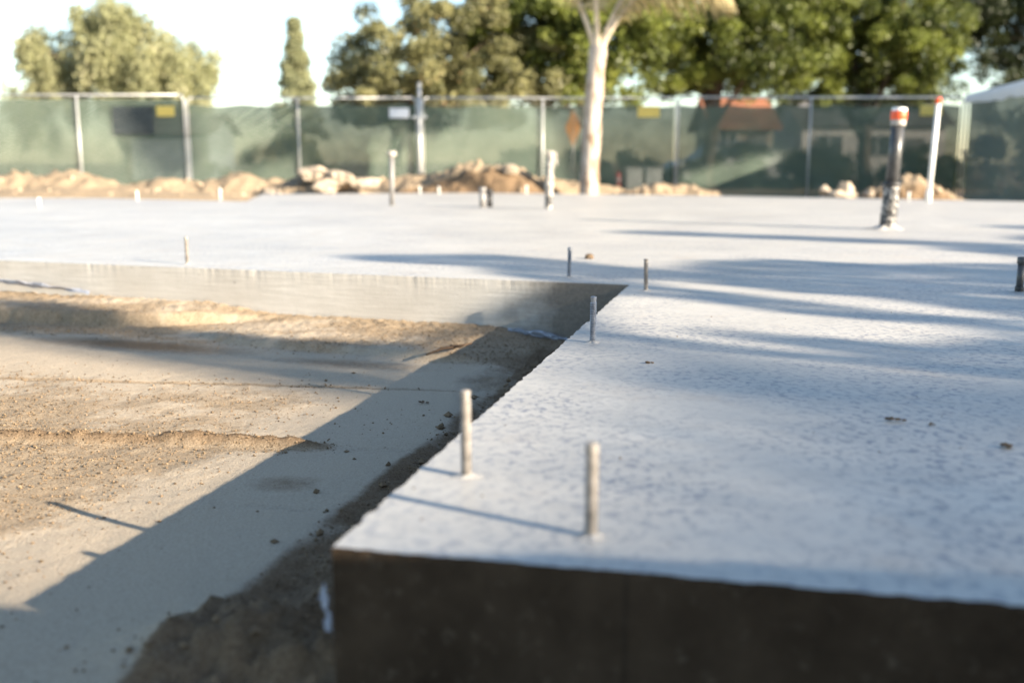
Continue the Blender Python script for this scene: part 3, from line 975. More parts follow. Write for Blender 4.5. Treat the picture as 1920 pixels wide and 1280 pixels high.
heap('dirt_heap', -7.0, 15.9, 3.3, 1.2, .27, -.37, 11, 'long low dirt heap at the foot of the leftmost fence', clods=120, crest=lambda U: .72 + .28 * np.cos(U * 2.2 + .5))
heap('dirt_heap', -5.6, 13.25, 2.7, .95, .11, -.06, 12, 'flat spill of sand over the far left of the slab', clods=60, lump=.05)
heap('dirt_heap', -3.1, 15.7, 1.5, .9, .22, -.37, 13, 'dirt heap carrying the pale boulders', clods=90)
heap('dirt_heap', -.45, 16.0, 2.1, 1.0, .33, -.37, 14, 'tall middle dirt heap with a hollow of painted shade facing the slab', front_shade=1.0, clods=120, mound_pow=2.6, crest=lambda U: .82 + .18 * np.cos(U * 3))
heap('dirt_heap', 2.35, 15.7, 1.5, .9, .22, -.37, 15, 'low dirt heap just right of the palm trunk', clods=90, crest=lambda U: .85 - .15 * U)
heap('dirt_heap', 5.35, 13.9, 1.25, .8, .20, -.37, 16, 'dark brown dirt heap behind the white marker pole', front_shade=.8, clods=70)
heap('dirt_heap', -2.4, 16.75, 6.8, .7, .20, -.37, 18, 'long low earth berm running along the foot of the fence behind the heaps', clods=200, lump=.10, res=(220, 24), mound_pow=2.5)
# added earth bank out of view, blocking sun from the front face and ground
heap('shade_heap', 2.9, -1.0, 2.8, 1.25, 1.30, -.25, 17, 'added unseen heap right of the camera, shading the front face', clods=80, rot=R(-12), mound_pow=3.2, lump=.04, rough=.05, crest=lambda U: .775 - .25 * U)

# ---------------------------------------------------------------- fence
FY = 17.5
def fence_panel(xa, ya, xb, yb, ztop, zbot, lab, mids=(), sag=.05, screen_drop=.07, seed=0, fold=False, open_end=None):
    L = math.hypot(xb - xa, yb - ya); ang = math.atan2(yb - ya, xb - xa)
    root = empty('chain_link_fence', (xa, ya, zbot), ang)
    tag(root, lab, 'fence', 'temporary fence panels round the site')
    H_ = ztop - zbot; r = .0185
    # rounded steel frame in four pieces
    mb = MB().tube([(0, 0, 0), (0, 0, H_ - .09), (.012, 0, H_ - .045), (.045, 0, H_ - .012), (.09, 0, H_)], r, 10)
    mb.build('post', M['post'], root)
    mb = MB().tube([(L, 0, 0), (L, 0, H_ - .09), (L - .012, 0, H_ - .045), (L - .045, 0, H_ - .012), (L - .09, 0, H_)], r, 10)
    mb.build('post', M['post'], root)
    mb = MB().tube([(.085, 0, H_), (L * .5, 0, H_ - .004), (L - .085, 0, H_)], r * .9, 10)
    mb.build('top_rail', M['post'], root)
    mb = MB().tube([(.02, 0, .05), (L - .02, 0, .05)], r * .9, 8)
    mb.build('bottom_rail', M['post'], root)
    for mx in mids:
        MB().tube([(mx, 0, .07), (mx, 0, H_ - .022)], r * .95, 10).build('middle_post', M['post'], root)
    # chain link: zig-zag wires
    dx = .036; dz = .036; nz = int((H_ - .1) / dz); wr = .0030
    wires = []
    x0 = .03
    nW = int((L - .06) / (2 * dx))
    zz = .06 + np.arange(nz + 1) * dz
    zig = np.where(np.arange(nz + 1) % 2 == 0, -dx / 2, dx / 2) * 2
    Vs = []; Fs = []; nb = 0
    off = np.array([(wr, 0), (-wr * .5, wr * .87), (-wr * .5, -wr * .87)])
    base_f = []
    for i in range(nz):
        for k in range(3):
            j = (k + 1) % 3
            base_f.append((i * 3 + k, i * 3 + j, i * 3 + 3 + j, i * 3 + 3 + k))
    base_f = np.array(base_f)
    for wi in range(nW):
        cx_ = x0 + (wi + .5) * 2 * dx
        sgn = 1 if wi % 2 == 0 else -1
        px_ = cx_ + zig * sgn
        P = np.zeros((nz + 1, 3, 3))
        P[:, :, 0] = px_[:, None] + off[:, 0]
        P[:, :, 1] = -.024 + off[:, 1] + (.0015 if wi % 2 else -.0015)
        P[:, :, 2] = zz[:, None]
        Vs.append(P.reshape(-1, 3)); Fs.append(base_f + nb); nb += 3 * (nz + 1)
    o_ = mobj('chain_link', np_mesh('chain_link', np.concatenate(Vs), np.concatenate(Fs)), M['wire'], root)
    # privacy screen, sagging between ties, slightly billowed
    nx2, nz2 = 70, 22
    u = np.linspace(0, 1, nx2); vv = np.linspace(0, 1, nz2)
    U, W = np.meshgrid(u, vv)
    tie = np.abs(np.sin(U * math.pi * L / .9)) * .5 + .5 * fbm(U * 6, U * 0, 3, seed + 90) * 1.2
    topz = H_ - screen_drop - sag * tie
    Z = .04 + W * (topz - .04)
    Yd = .045 + .03 * fbm(U * L * 1.3, W * 2.2, 3, seed + 80)
    X = .02 + U * (L - .04)
    P = np.stack([X.ravel(), Yd.ravel(), Z.ravel()], 1)
    idx = np.arange(U.size).reshape(U.shape)
    F_ = np.stack([idx[:-1, :-1].ravel(), idx[:-1, 1:].ravel(), idx[1:, 1:].ravel(), idx[1:, :-1].ravel()], 1)
    mobj('privacy_screen', np_mesh('privacy_screen', P, F_, True), M['screen'], root)
    if fold:
        # strip of screen turned over the top rail, its pale underside out
        W2 = np.linspace(0, 1, 6); U2, WW = np.meshgrid(u, W2)
        drop = .10 + .10 * (.5 + fbm(U2 * 5, U2 * 0, 3, 95)) + .10 * U2
        P = np.stack([(.02 + U2 * (L - .04)).ravel(), (-.03 - .02 * np.sin(WW * 3) + .01 * fbm(U2 * 9, WW * 3, 2, 96)).ravel(), (H_ + .012 - WW * drop).ravel()], 1)
        idx = np.arange(U2.size).reshape(U2.shape)
        F_ = np.stack([idx[:-1, :-1].ravel(), idx[:-1, 1:].ravel(), idx[1:, 1:].ravel(), idx[1:, :-1].ravel()], 1)
        mobj('folded_screen_edge', np_mesh('folded_screen_edge', P, F_, True), M['white_sign'], root)
    return root

ZT, ZB = 1.52, -.37
fence_panel(-9.35, FY, -5.53, FY, ZT + .03, ZB, 'leftmost green-screened fence panel, behind the long low heap', mids=(2.02,), sag=.02, seed=1)
fence_panel(-5.48, FY, -1.61, FY, ZT - .02, ZB, 'green-screened fence panel behind the pale boulders', mids=(1.87,), sag=.07, screen_drop=.10, seed=2)
fence_panel(-1.51, FY, 2.77, FY, ZT - .02, ZB, 'green-screened fence panel behind the middle heap and the palm', mids=(2.03,), sag=.06, screen_drop=.12, seed=3)
fence_panel(2.81, FY, 7.60, FY, ZT - .01, ZB, 'shaded fence panel behind the vent pipe and marker pole', mids=(2.23,), sag=.07, screen_drop=.12, seed=4)
fence_panel(7.66, FY - .02, 6.98, 13.7, ZT + .02, ZB, 'dark fence panel at the right edge, turning towards the camera', mids=(), sag=.03, seed=5, fold=True)
# tall corner post with clamps between the second and third panel
tp = empty('fence_post', (-1.56, FY - .06, ZB)); tag(tp, 'taller steel post clamped where two fence panels meet, mid picture', 'post')
MB().tube([(0, 0, 0), (.01, 0, 2.12)], .028, 12).build('post', M['post'], tp)
MB().box((0, 0, .55), (.26, .05, .05), 0, .008).build('clamp', M['post'], tp)
MB().box((0, 0, 1.55), (.26, .05, .05), 0, .008).build('clamp', M['post'], tp)

def fence_sign(x, z, w_, h_, mat, lab, y=FY - .045, lines=True):
    root = empty('fence_sign', (x, y, z)); tag(root, lab, 'sign', 'small signs tied to the fence')
    MB().box((0, 0, 0), (w_, .006, h_), 0, .002).build('plate', M[mat], root)
    for sx in (-1, 1):
        MB().tube([(sx * w_ * .44, -.004, h_ * .38), (sx * w_ * .44, .03, h_ * .44)], .003, 6).build('tie', M['black_abs'], root)
fence_sign(-5.83, 1.28, .30, .17, 'yellow', 'yellow plate on the fence, just right of the dark banner')
fence_sign(-1.90, 1.25, .33, .16, 'white_sign', 'white plate on the fence left of the tall clamped post')
fence_sign(2.30, 1.27, .37, .18, 'yellow', 'yellow plate on the fence between the palm and the double post')
fence_sign(7.05, 1.29, .37, .17, 'yellow', 'yellow plate on the fence behind the white marker pole')
bn = empty('dark_banner', (-6.40, FY + .008, 1.13)); tag(bn, 'dark rectangular banner hung on the left fence behind the wire', 'banner')
MB().box((0, 0, 0), (.68, .006, .46), 0, .002).build('sheet', M['dark_banner'], bn)
for sx in (-1, 1):
    MB().tube([(sx * .32, 0, .2), (sx * .33, -.03, .30)], .004, 6).build('tie', M['black_abs'], bn)

# ---------------------------------------------------------------- foliage
def crown_mesh(name, centers, radii, leaves, leaf, seed, tint_bias=0.0, droop=0.0, aspect=.45, outward=.35):
    """clumps of small folded leaves; centers (n,3), radii (n,)"""
    rn = np.random.RandomState(seed)
    centers = np.asarray(centers, float); n = len(centers)
    cnt = np.full(n, leaves) if np.isscalar(leaves) else np.asarray(leaves)
    ci = np.repeat(np.arange(n), cnt); m_ = len(ci)
    d = rn.normal(size=(m_, 3)); d /= np.linalg.norm(d, axis=1)[:, None]
    rad = rn.rand(m_) ** .45
    P = centers[ci] + d * (rad * np.asarray(radii)[ci])[:, None] * np.array([1, 1, .8])
    P[:, 2] -= droop * rn.rand(m_) ** 1.5
    ax = rn.normal(size=(m_, 3)) + d * outward * 2; ax[:, 2] -= droop * 1.2
    ax /= np.linalg.norm(ax, axis=1)[:, None]
    sd = np.cross(ax, rn.normal(size=(m_, 3))); sd /= np.linalg.norm(sd, axis=1)[:, None] + 1e-9
    nm = np.cross(ax, sd)
    L_ = leaf * rn.uniform(.6, 1.25, m_)[:, None]
    a0 = P - ax * L_ * .5; a1 = P + ax * L_ * .5
    b0 = P + sd * L_ * aspect * .5 + nm * L_ * .10; b1 = P - sd * L_ * aspect * .5 + nm * L_ * .10
    Vv = np.stack([a0, b0, a1, b1], 1).reshape(-1, 3)
    base = np.arange(m_) * 4
    F_ = np.concatenate([np.stack([base, base + 1, base + 2], 1), np.stack([base, base + 2, base + 3], 1)])
    me_ = np_mesh(name, Vv, F_)
    ct = rn.rand(n)
    tint = np.clip(.32 * rn.rand(m_) + .68 * ct[ci] ** 1.3 + tint_bias, 0, 1)
    a_ = me_.attributes.new('tint', 'FLOAT', 'POINT'); a_.data.foreach_set('value', np.repeat(tint, 4).astype(np.float32))
    return me_

def ellip_clumps(rn, n, c, r, zmin=None, shell=.55, fat=1.0):
    out = []
    while len(out) < n:
        d = rn.normal(size=3); d /= np.linalg.norm(d)
        k = shell + (1 - shell) * rn.rand() ** .7 if rn.rand() < .8 else rn.rand() * shell
        p_ = np.array(c) + d * np.array(r) * k
        if zmin is not None and p_[2] < zmin: continue
        out.append(p_)
    return np.array(out)

def trunk_and_limbs(root, base, top, r0, limbs, seed, mat):
    rn = random.Random(seed)
    b = Vector(base); t = Vector(top)
    pts = [b + (t - b) * k + Vector((rn.uniform(-1, 1), rn.uniform(-1, 1), 0)) * r0 * .7 * (k > 0) for k in (0, .12, .3, .55, .8, 1)]
    MB().tube([p_ - b for p_ in pts], [r0 * 1.35, r0 * 1.05, r0 * .95, r0 * .8, r0 * .65, r0 * .5], 12).build('trunk', mat, root)
    for (k0, tip, rr) in limbs:
        s0 = b + (t - b) * k0; e0 = Vector(tip)
        mid = s0.lerp(e0, .5) + Vector((rn.uniform(-.3, .3), rn.uniform(-.3, .3), rn.uniform(.0, .4))) * (e0 - s0).length * .3
        q1 = s0.lerp(mid, .5); q2 = mid.lerp(e0, .5)
        MB().tube([s0 - b, q1 - b, mid - b, q2 - b, e0 - b], [rr, rr * .85, rr * .65, rr * .45, rr * .2], 8).build('limb', mat, root)

def tree(name, base, lab, cat, clumps, radii, leaves, leaf, mat, bark, top, r0, limb_n, seed, group='trees behind the fence', **kw):
    root = empty(name, base); tag(root, lab, cat, group)
    rn = random.Random(seed)
    limbs = []
    cl = [c for c in clumps]
    for _ in range(limb_n):
        c = cl[rn.randrange(len(cl))]
        limbs.append((rn.uniform(.45, .95), tuple(c), r0 * rn.uniform(.3, .5)))
    trunk_and_limbs(root, base, top, r0, limbs, seed, bark)
    me_ = crown_mesh('crown', np.array(clumps) - np.array(base), radii, leaves, leaf, seed, **kw)
    mobj('crown', me_, mat, root)
    return root

M['leaf_pepper'] = leaf_mat('leaf_pepper', (.22, .23, .11), (.38, .375, .20), (.46, .43, .27), .35)
M['leaf_cypress'] = leaf_mat('leaf_cypress', (.18, .195, .10), (.32, .325, .17), None, .25)
M['leaf_mid'] = leaf_mat('leaf_mid', (.10, .105, .04), (.30, .285, .13), (.40, .21, .11), .3)
M['leaf_dark'] = leaf_mat('leaf_dark', (.012, .024, .005), (.225, .26, .05), (.42, .43, .12), .30)
M['leaf_deep'] = leaf_mat('leaf_deep', (.014, .024, .008), (.05, .065, .018), None, .25)
M['leaf_shade'] = leaf_mat('leaf_shade', (.04, .07, .02), (.08, .11, .03), None, .15)

rn = np.random.RandomState(101)
# weeping pepper tree, far left
cl = np.concatenate([ellip_clumps(rn, 70, (-20.4, 60, 5.8), (3.5, 3.0, 2.9), 1.5), ellip_clumps(rn, 60, (-23.2, 60, 7.2), (2.4, 2.4, 2.8), 1.5), ellip_clumps(rn, 44, (-26.8, 60, 5.2), (1.9, 2.0, 3.0), 1.0)])
tree('pepper_tree', (-22.5, 60, -.5), 'broad pale green weeping tree far off at the left', 'tree', cl, rn.uniform(.55, .95, len(cl)), 300, .26, M['leaf_pepper'], M['bark'], (-22.6, 60, 4.5), .38, 10, 5, droop=1.5)
# slim cypress
zz = np.linspace(-.1, 7.0, 64); cl = []
for z_ in zz:
    w_ = max(.03, 1.75 * (1 - (max(z_, .5) / 7.1) ** 1.1))
    for _ in range(3):
        a_ = rn.rand() * 6.28; k = rn.rand() ** .5 * w_
        cl.append((-10.35 + math.cos(a_) * k + .06 * rn.normal(), 50 + math.sin(a_) * k, z_))
tree('cypress_tree', (-10.4, 50, -.5), 'slim pointed pale cypress standing alone against the sky', 'tree', cl, rn.uniform(.22, .42, len(cl)), 150, .16, M['leaf_cypress'], M['bark'], (-10.35, 50, 5.5), .14, 4, 6, outward=.1)
# mid tree with reddish leaf tips
cl = np.concatenate([ellip_clumps(rn, 210, (-1.6, 25, 2.5), (2.8, 2.0, 2.1), 1.35, .5), ellip_clumps(rn, 40, (-3.4, 25, 1.9), (1.0, 1.1, 1.0), 1.35)])
tree('broadleaf_tree', (-3.2, 25, -.45), 'rounded olive green tree with reddish leaf tips behind the middle fence', 'tree', cl, rn.uniform(.22, .42, len(cl)), 190, .13, M['leaf_mid'], M['bark'], (-2.2, 25, 2.3), .18, 12, 7)
# big dark trees
specs = [((1.4, 26.0, 3.9), (2.9, 2.1, 2.5), 1.8, 'dense dark green tree directly behind the palm trunk', 21, (1.9, 26, 2.8)),
         ((5.8, 28, 4.4), (3.1, 2.5, 2.7), 2.0, 'dense dark tree with yellow-green sunlit tufts, right of the palm', 22, (5.4, 28, 3.2)),
         ((10.1, 30, 4.0), (3.1, 2.4, 2.5), 1.9, 'dense dark tree with sunlit tufts above the vent pipe', 23, (10.2, 30, 2.8))]
for c0, r0_, zm, lab, sd_, tp_ in specs:
    cl = ellip_clumps(rn, 330, c0, r0_, zm, .35)
    tree('evergreen_tree', (tp_[0], tp_[1], -.45), lab, 'tree', cl, rn.uniform(.25, .50, len(cl)), 200, .15, M['leaf_dark'], M['bark'] if sd_ != 21 else M['pale_bark'], tp_, .2, 14, sd_)
cl = ellip_clumps(rn, 230, (15.9, 32, 5.0), (3.9, 2.3, 3.7), 1.5, .3)
tree('evergreen_tree', (17.0, 32, -.45), 'blackish tree in the upper right corner, above the folded fence screen', 'tree', cl, rn.uniform(.3, .5, len(cl)), 230, .14, M['leaf_deep'], M['bark'], (16.8, 32, 4), .22, 10, 24)

# hedge and shrubs across the street, seen through the screen
def shrub(x, y, rx, rz, lab, sd_, mat='leaf_deep', n_=26):
    cl = ellip_clumps(rn, n_, (x, y, -.45 + rz * .8), (rx, .8, rz), -.4, .4)
    tree('shrub', (x, y, -.45), lab, 'shrub', cl, rn.uniform(.25, .4, n_), 130, .15, M[mat], M['bark'], (x, y, rz * .6), .06, 4, sd_, group='shrubs across the street')
shrub(0.6, 31, 1.5, .8, 'dark shrub seen through the screen left of the palm trunk', 31)
shrub(9.6, 33, 1.9, .75, 'dark shrub seen through the screen right of the silver car', 32)
shrub(13.2, 31, 1.8, .85, 'dark shrub seen through the screen behind the fence corner', 33)
shrub(3.4, 29.2, 1.5, .62, 'dark shrub seen through the screen by the double fence post', 35)
shrub(5.9, 29.0, 1.6, .60, 'dark shrub in front of the silver car, seen through the screen', 36)
shrub(8.6, 29.3, 1.5, .72, 'dark shrub seen through the screen below the orange roof', 37)
shrub(11.3, 29.2, 1.4, .55, 'low dark shrub seen through the screen behind the vent pipe', 38)
shrub(11.0, 21.0, 1.5, 1.5, 'tall dark shrub seen through the right edge fence screen', 39, n_=60)
shrub(12.6, 19.0, 1.5, 1.6, 'tall dark shrub just past the right edge fence', 40, n_=60)
shrub(-9.6, 40, 2.4, .9, 'dim shrub seen through the screen right of the dark banner', 34, 'leaf_mid')

# ---------------------------------------------------------------- palm
pm = empty('palm_tree', (1.14, 15.2, -.37)); tag(pm, 'palm with a smooth white trunk standing before the fence', 'tree')
def palm_trunk_mat():
    m, nt, b = new_mat('pale_palm_trunk')
    co = objco(nt)
    mp = N(nt, 'ShaderNodeMapping'); mp.inputs['Scale'].default_value = (1, 1, .25); nt.links.new(co, mp.inputs[0])
    f = noise(nt, mp.outputs[0], 9, 5, .65)
    wv = N(nt, 'ShaderNodeTexWave'); wv.bands_direction = 'Z'; wv.inputs['Scale'].default_value = 4.5; wv.inputs['Distortion'].default_value = 4
    nt.links.new(co, wv.inputs[0])
    c = ramp(nt, f, [(.42, (.17, .105, .06)), (.50, (.40, .335, .27)), (.72, (.56, .51, .45))])
    c = mix(nt, math_n(nt, 'MULTIPLY', wv.outputs['Fac'], .25), c, (.45, .36, .28))
    nt.links.new(c, b.inputs['Base Color'])
    b.inputs['Roughness'].default_value = .85
    nt.links.new(bump(nt, wv.outputs['Fac'], .4, .01), b.inputs['Normal'])
    return m
M['palm_trunk'] = palm_trunk_mat()
M['petiole'] = simple('dry_petiole', (.56, .46, .33), .8, 0, .2, 10)
M['frond'] = leaf_mat('dry_palm_leaflet', (.34, .27, .12), (.52, .44, .24), None, .4)
path = [(0, 0, -.1), (.0, 0, .35), (.02, 0, .9), (.045, 0, 1.5), (.08, 0, 2.05), (.11, 0, 2.45)]
pts = []; rad = []
for i in range(40):
    k = i / 39 * 5; j = min(int(k), 4); f_ = k - j
    pts.append(Vector(path[j]).lerp(Vector(path[j + 1]), f_))
    rad.append((.142 - .0005 * i) * (1 + .05 * math.sin(i * .7 + 1)) * (1 + .03 * math.sin(i * 1.9) + (.10 if i < 2 else 0)))
MB().tube(pts, rad, 18).build('trunk', M['palm_trunk'], pm)
# sheathing petiole bases forming the V, and arching fronds
rnd = random.Random(12)
def frond(az, el, length, droop_, sd_, dry=True):
    rn_ = random.Random(sd_)
    b0 = Vector((.10, 0, 2.32))
    pts = []; d = Vector((math.cos(az) * math.cos(el), math.sin(az) * math.cos(el), math.sin(el)))
    p_ = b0.copy(); n_ = 18
    for i in range(n_ + 1):
        pts.append(p_.copy())
        d = (d + Vector((0, 0, -droop_ / n_ * (1 + i * .12)))).normalized()
        p_ += d * length / n_
    fr_ = MB().tube(pts, [max(.006, .048 * (1 - i / n_) ** 1.3 * (1.25 if i < 2 else 1)) for i in range(n_ + 1)], 8).build('petiole', M['petiole'], pm)
    V = []; F = []; tints = []
    for i in range(5, n_ + 1):
        for sub in range(5):
            k = i - 1 + sub / 5
            j = min(int(k), n_ - 1); c0 = pts[j].lerp(pts[j + 1], k - j)
            t_ = (pts[min(j + 1, n_)] - pts[j]).normalized()
            side = t_.cross(Vector((0, 0, 1))).normalized()
            for sg in (-1, 1):
                L_ = length * .30 * math.sin(math.pi * min(1, (k - 3.5) / (n_ - 2))) + .08
                dr = (side * sg + t_ * .55 + Vector((0, 0, -.55 - .35 * rn_.random()))).normalized()
                w_ = t_ * .011
                m1 = c0 + dr * L_ * .5 + Vector((0, 0, .03)); e1 = c0 + dr * L_ + Vector((rn_.uniform(-.05, .05), rn_.uniform(-.05, .05), -.12 * L_))
                b_ = len(V)
                V += [c0 - w_, c0 + w_, m1 + w_ * 1.3, m1 - w_ * 1.3, e1]
                F += [(b_, b_ + 1, b_ + 2), (b_, b_ + 2, b_ + 3), (b_ + 3, b_ + 2, b_ + 4)]
                tints += [rn_.random()] * 5
    me_ = np_mesh('leaflets', np.array([v__[:] for v__ in V]), np.array(F))
    a_ = me_.attributes.new('tint', 'FLOAT', 'POINT'); a_.data.foreach_set('value', np.array(tints, np.float32))
    mobj('leaflets', me_, M['frond'], fr_)
for az, el, ln, dr in ((3.1, 1.27, 2.9, .8), (.05, 1.24, 2.9, .9), (-.1, 1.15, 2.5, 1.2), (4.4, 1.42, 2.8, .9)):
    frond(az, el, ln, dr, int(az * 100 + el * 10))

# ---------------------------------------------------------------- street, houses and things beyond the fence
def sheet(name, x0, x1, y0, y1, z, mat):
    me_ = bpy.data.meshes.new(name)
    me_.from_pydata([(x0, y0, z), (x1, y0, z), (x1, y1, z), (x0, y1, z)], [], [(0, 1, 2, 3)]); me_.update()
    o_ = mobj(name, me_, mat); tag(o_, kind='structure'); return o_
ZG = -.335
sheet('sidewalk', -80, 80, 19.2, 20.8, ZG + .02, M['kerb'])
sheet('road', -80, 80, 21.0, 25.2, ZG - .0, M['asphalt'])
k = MB().box((0, 20.9, ZG - .02), (160, .2, .16), 0, .02).build('kerb', M['kerb']); tag(k, kind='structure')

# orange diamond sign
ws = empty('warning_sign', (1.19, 20.2, -.33)); tag(ws, 'orange diamond warning sign seen edge-on through the screen left of the palm', 'sign')
MB().tube([(0, .03, 0), (0, .03, 1.75)], .025, 10).build('post', M['post'], ws)
a_ = R(62)
pl = MB()
hd = .36
P4 = [(0, -hd), (hd, 0), (0, hd), (-hd, 0)]
pl.add([(x * math.cos(a_), x * math.sin(a_) - .0, 1.42 + z) for x, z in P4] + [(x * math.cos(a_) + .004 * math.sin(a_), x * math.sin(a_) - .004 * math.cos(a_), 1.42 + z) for x, z in P4],
       [(3, 2, 1, 0), (4, 5, 6, 7)] + [(i, (i + 1) % 4, 4 + (i + 1) % 4, 4 + i) for i in range(4)])
pl.build('plate', M['sign_orange'], ws)

# utility boxes and red bollard by the kerb
for i, x_ in enumerate((3.02, 3.50)):
    u_ = empty('utility_box', (x_, 23.9 + 1.6, -.37)); tag(u_, ('left' if i == 0 else 'right') + ' one of two pale utility boxes seen through the screen by the double post', 'utility box', 'utility boxes across the street')
    MB().box((0, 0, .33), (.40, .30, .62), 0, .02).build('cabinet', M['utility'], u_)
    MB().box((0, 0, .66), (.44, .34, .05), 0, .015).build('lid', M['utility'], u_)
    MB().box((0, 0, .02), (.46, .36, .06), 0, .01).build('plinth', M['kerb'], u_)
bo = empty('bollard', (2.62, 25.4, -.37)); tag(bo, 'small red bollard seen through the screen beside the utility boxes', 'bollard')
MB().lathe([(.07, 0), (.07, .50), (.05, .56), (.02, .58)], seg=14).build('post', M['red'], bo)
MB().lathe([(.074, .36), (.074, .42)], seg=14).build('band', M['white_sign'], bo)

# parked car, behind the screen
car = empty('parked_car', (6.9, 31.5, -.36), R(6)); tag(car, 'silver parked car dimly seen through the shaded screen', 'car')
prof = [(-2.15, .32), (-2.18, .62), (-2.05, .82), (-1.45, .90), (-.85, 1.36), (-.2, 1.44), (.55, 1.38), (1.15, .95), (1.95, .84), (2.15, .66), (2.15, .32)]
def prism(prof, y0, y1, inset=None):
    V = []; F = []
    n_ = len(prof)
    for yy, s_ in ((y0, 0), (y0 + .1 * (1 if y1 > y0 else -1), 1), (y1 - .1 * (1 if y1 > y0 else -1), 1), (y1, 0)):
        for x, z in prof: V.append((x * (1 if s_ else .97), yy, z if s_ else z * .985))
    for r_ in range(3):
        for i in range(n_):
            j = (i + 1) % n_
            F.append((r_ * n_ + i, r_ * n_ + j, (r_ + 1) * n_ + j, (r_ + 1) * n_ + i))
    F.append(tuple(range(n_ - 1, -1, -1))); F.append(tuple(3 * n_ + i for i in range(n_)))
    return MB().add(V, F)
prism(prof, -.86, .86).build('body', M['car_paint'], car)
for sy in (-1, 1):
    MB().add([(-1.2, sy * .865, .92), (1.0, sy * .865, .96), (.5, sy * .865, 1.31), (-.2, sy * .865, 1.37), (-.75, sy * .865, 1.30)], [(0, 1, 2, 3, 4)]).build('side_window', M['glass'], car)
for sx in (-1.35, 1.35):
    for sy in (-1, 1):
        wl = MB().lathe([(.18, -.1), (.31, -.1), (.33, -.06), (.33, .06), (.31, .1), (.18, .1)], seg=18)
        o_ = wl.build('wheel', M['rubber'], car); o_.location = (sx, sy * .80, .33); o_.rotation_euler = (R(90), 0, 0)
        h_ = MB().lathe([(.19, -.104), (.19, .104)], seg=14).build('rim', M['post'], o_)

def house(name, c, w_, d_, eave, ridge, wall, roof, lab, wins, door=None, rz=0.0, overhang=.35):
    root = empty(name, (c[0], c[1], -.4), rz); tag(root, lab, 'house')
    hb = MB()
    x, y = w_ / 2, d_ / 2
    V = [(-x, -y, 0), (x, -y, 0), (x, y, 0), (-x, y, 0), (-x, -y, eave), (x, -y, eave), (x, y, eave), (-x, y, eave), (-x, 0, ridge - .05), (x, 0, ridge - .05)]
    hb.add(V, [(0, 1, 5, 4), (1, 2, 6, 9, 5), (2, 3, 7, 6), (3, 0, 4, 8, 7)]).build('wall', wall, root)
    rf = empty('x'); bpy.data.objects.remove(rf)
    xo, yo = x + overhang, y + overhang
    sl = (ridge - eave) / y; ze = eave - sl * overhang
    t_ = .12
    V = [(-xo, -yo, ze), (xo, -yo, ze), (xo, 0, ridge), (-xo, 0, ridge), (xo, yo, ze), (-xo, yo, ze)]
    V2 = [(a, b, c_ + t_) for a, b, c_ in V]
    ro = MB().add(V + V2, [(0, 3, 2, 1), (3, 5, 4, 2), (6, 7, 8, 9), (9, 8, 10, 11), (0, 1, 7, 6), (4, 5, 11, 10), (1, 2, 8, 7), (2, 4, 10, 8), (0, 6, 9, 3), (3, 9, 11, 5)]).build('roof', roof, root)
    # courses of tiles on the roof slope
    for i in range(1, 9):
        k_ = i / 9
        MB().box((0, -yo * (1 - k_), ze + (ridge - ze) * k_ + t_ + .01), (2 * xo, .10, .04)).build('tile_course', roof, ro)
    for (wx, wz, ww, wh) in wins:
        fo = MB()
        for sx in (-1, 1): fo.box((wx + sx * ww / 2, -y - .03, wz), (.08, .08, wh + .08))
        for sz in (-1, 1): fo.box((wx, -y - .032, wz + sz * wh / 2), (ww - .08, .08, .08))
        f_ = fo.build('window', M['stucco'], root)
        MB().box((wx, -y - .015, wz), (ww - .06, .03, wh - .06)).build('pane', M['glass'], f_)
        MB().box((wx, -y - .035, wz), (.05, .03, wh - .1)).build('mullion', M['stucco'], f_)
    if door:
        dx_, dw, dh = door
        dd_ = MB().box((dx_, -y - .02, dh / 2 + .02), (dw, .06, dh), 0, .01).build('door', M['grey_roof'], root)
        MB().box((dx_ + dw * .38, -y - .07, dh * .5), (.05, .05, .12)).build('handle', M['post'], dd_)
    return root
house('house', (18.9, 57, 0), 7.5, 6, 2.9, 4.4, M['stucco'], M['grey_roof'], 'white house with a grey roof dimly seen through the screen by the vent pipe', [(-2.3, 1.7, 1.4, 1.1), (.2, 1.7, 1.4, 1.1)], (2.2, 1.0, 2.1))
house('house', (10.0, 47, 0), 2.4, 5, 2.4, 3.6, M['tan_stucco'], M['terracotta'], 'house whose orange tiled roof shows between the dark trees', [(-.7, 1.7, .8, 1.1)], (.6, .8, 2.0))
house('house', (-14.9, 47, 0), 3.4, 4, 2.2, 2.9, M['grey_stucco'], M['grey_roof'], 'pale grey low building dimly seen through the screen by the dark banner', [], (1.3, .7, 1.8))

# street lamp at the far left
sl_ = empty('street_lamp', (-27.6, 55, -.4)); tag(sl_, 'thin street lamp at the far left beside the weeping tree', 'street lamp')
MB().tube([(0, 0, 0), (0, 0, 6.0), (.1, 0, 6.3), (.5, 0, 6.45)], [.10, .06, .05, .04], 10).build('pole', M['post'], sl_)
MB().box((.75, 0, 6.44), (.55, .22, .10), 0, .03).build('lamp_head', M['grey_roof'], sl_)

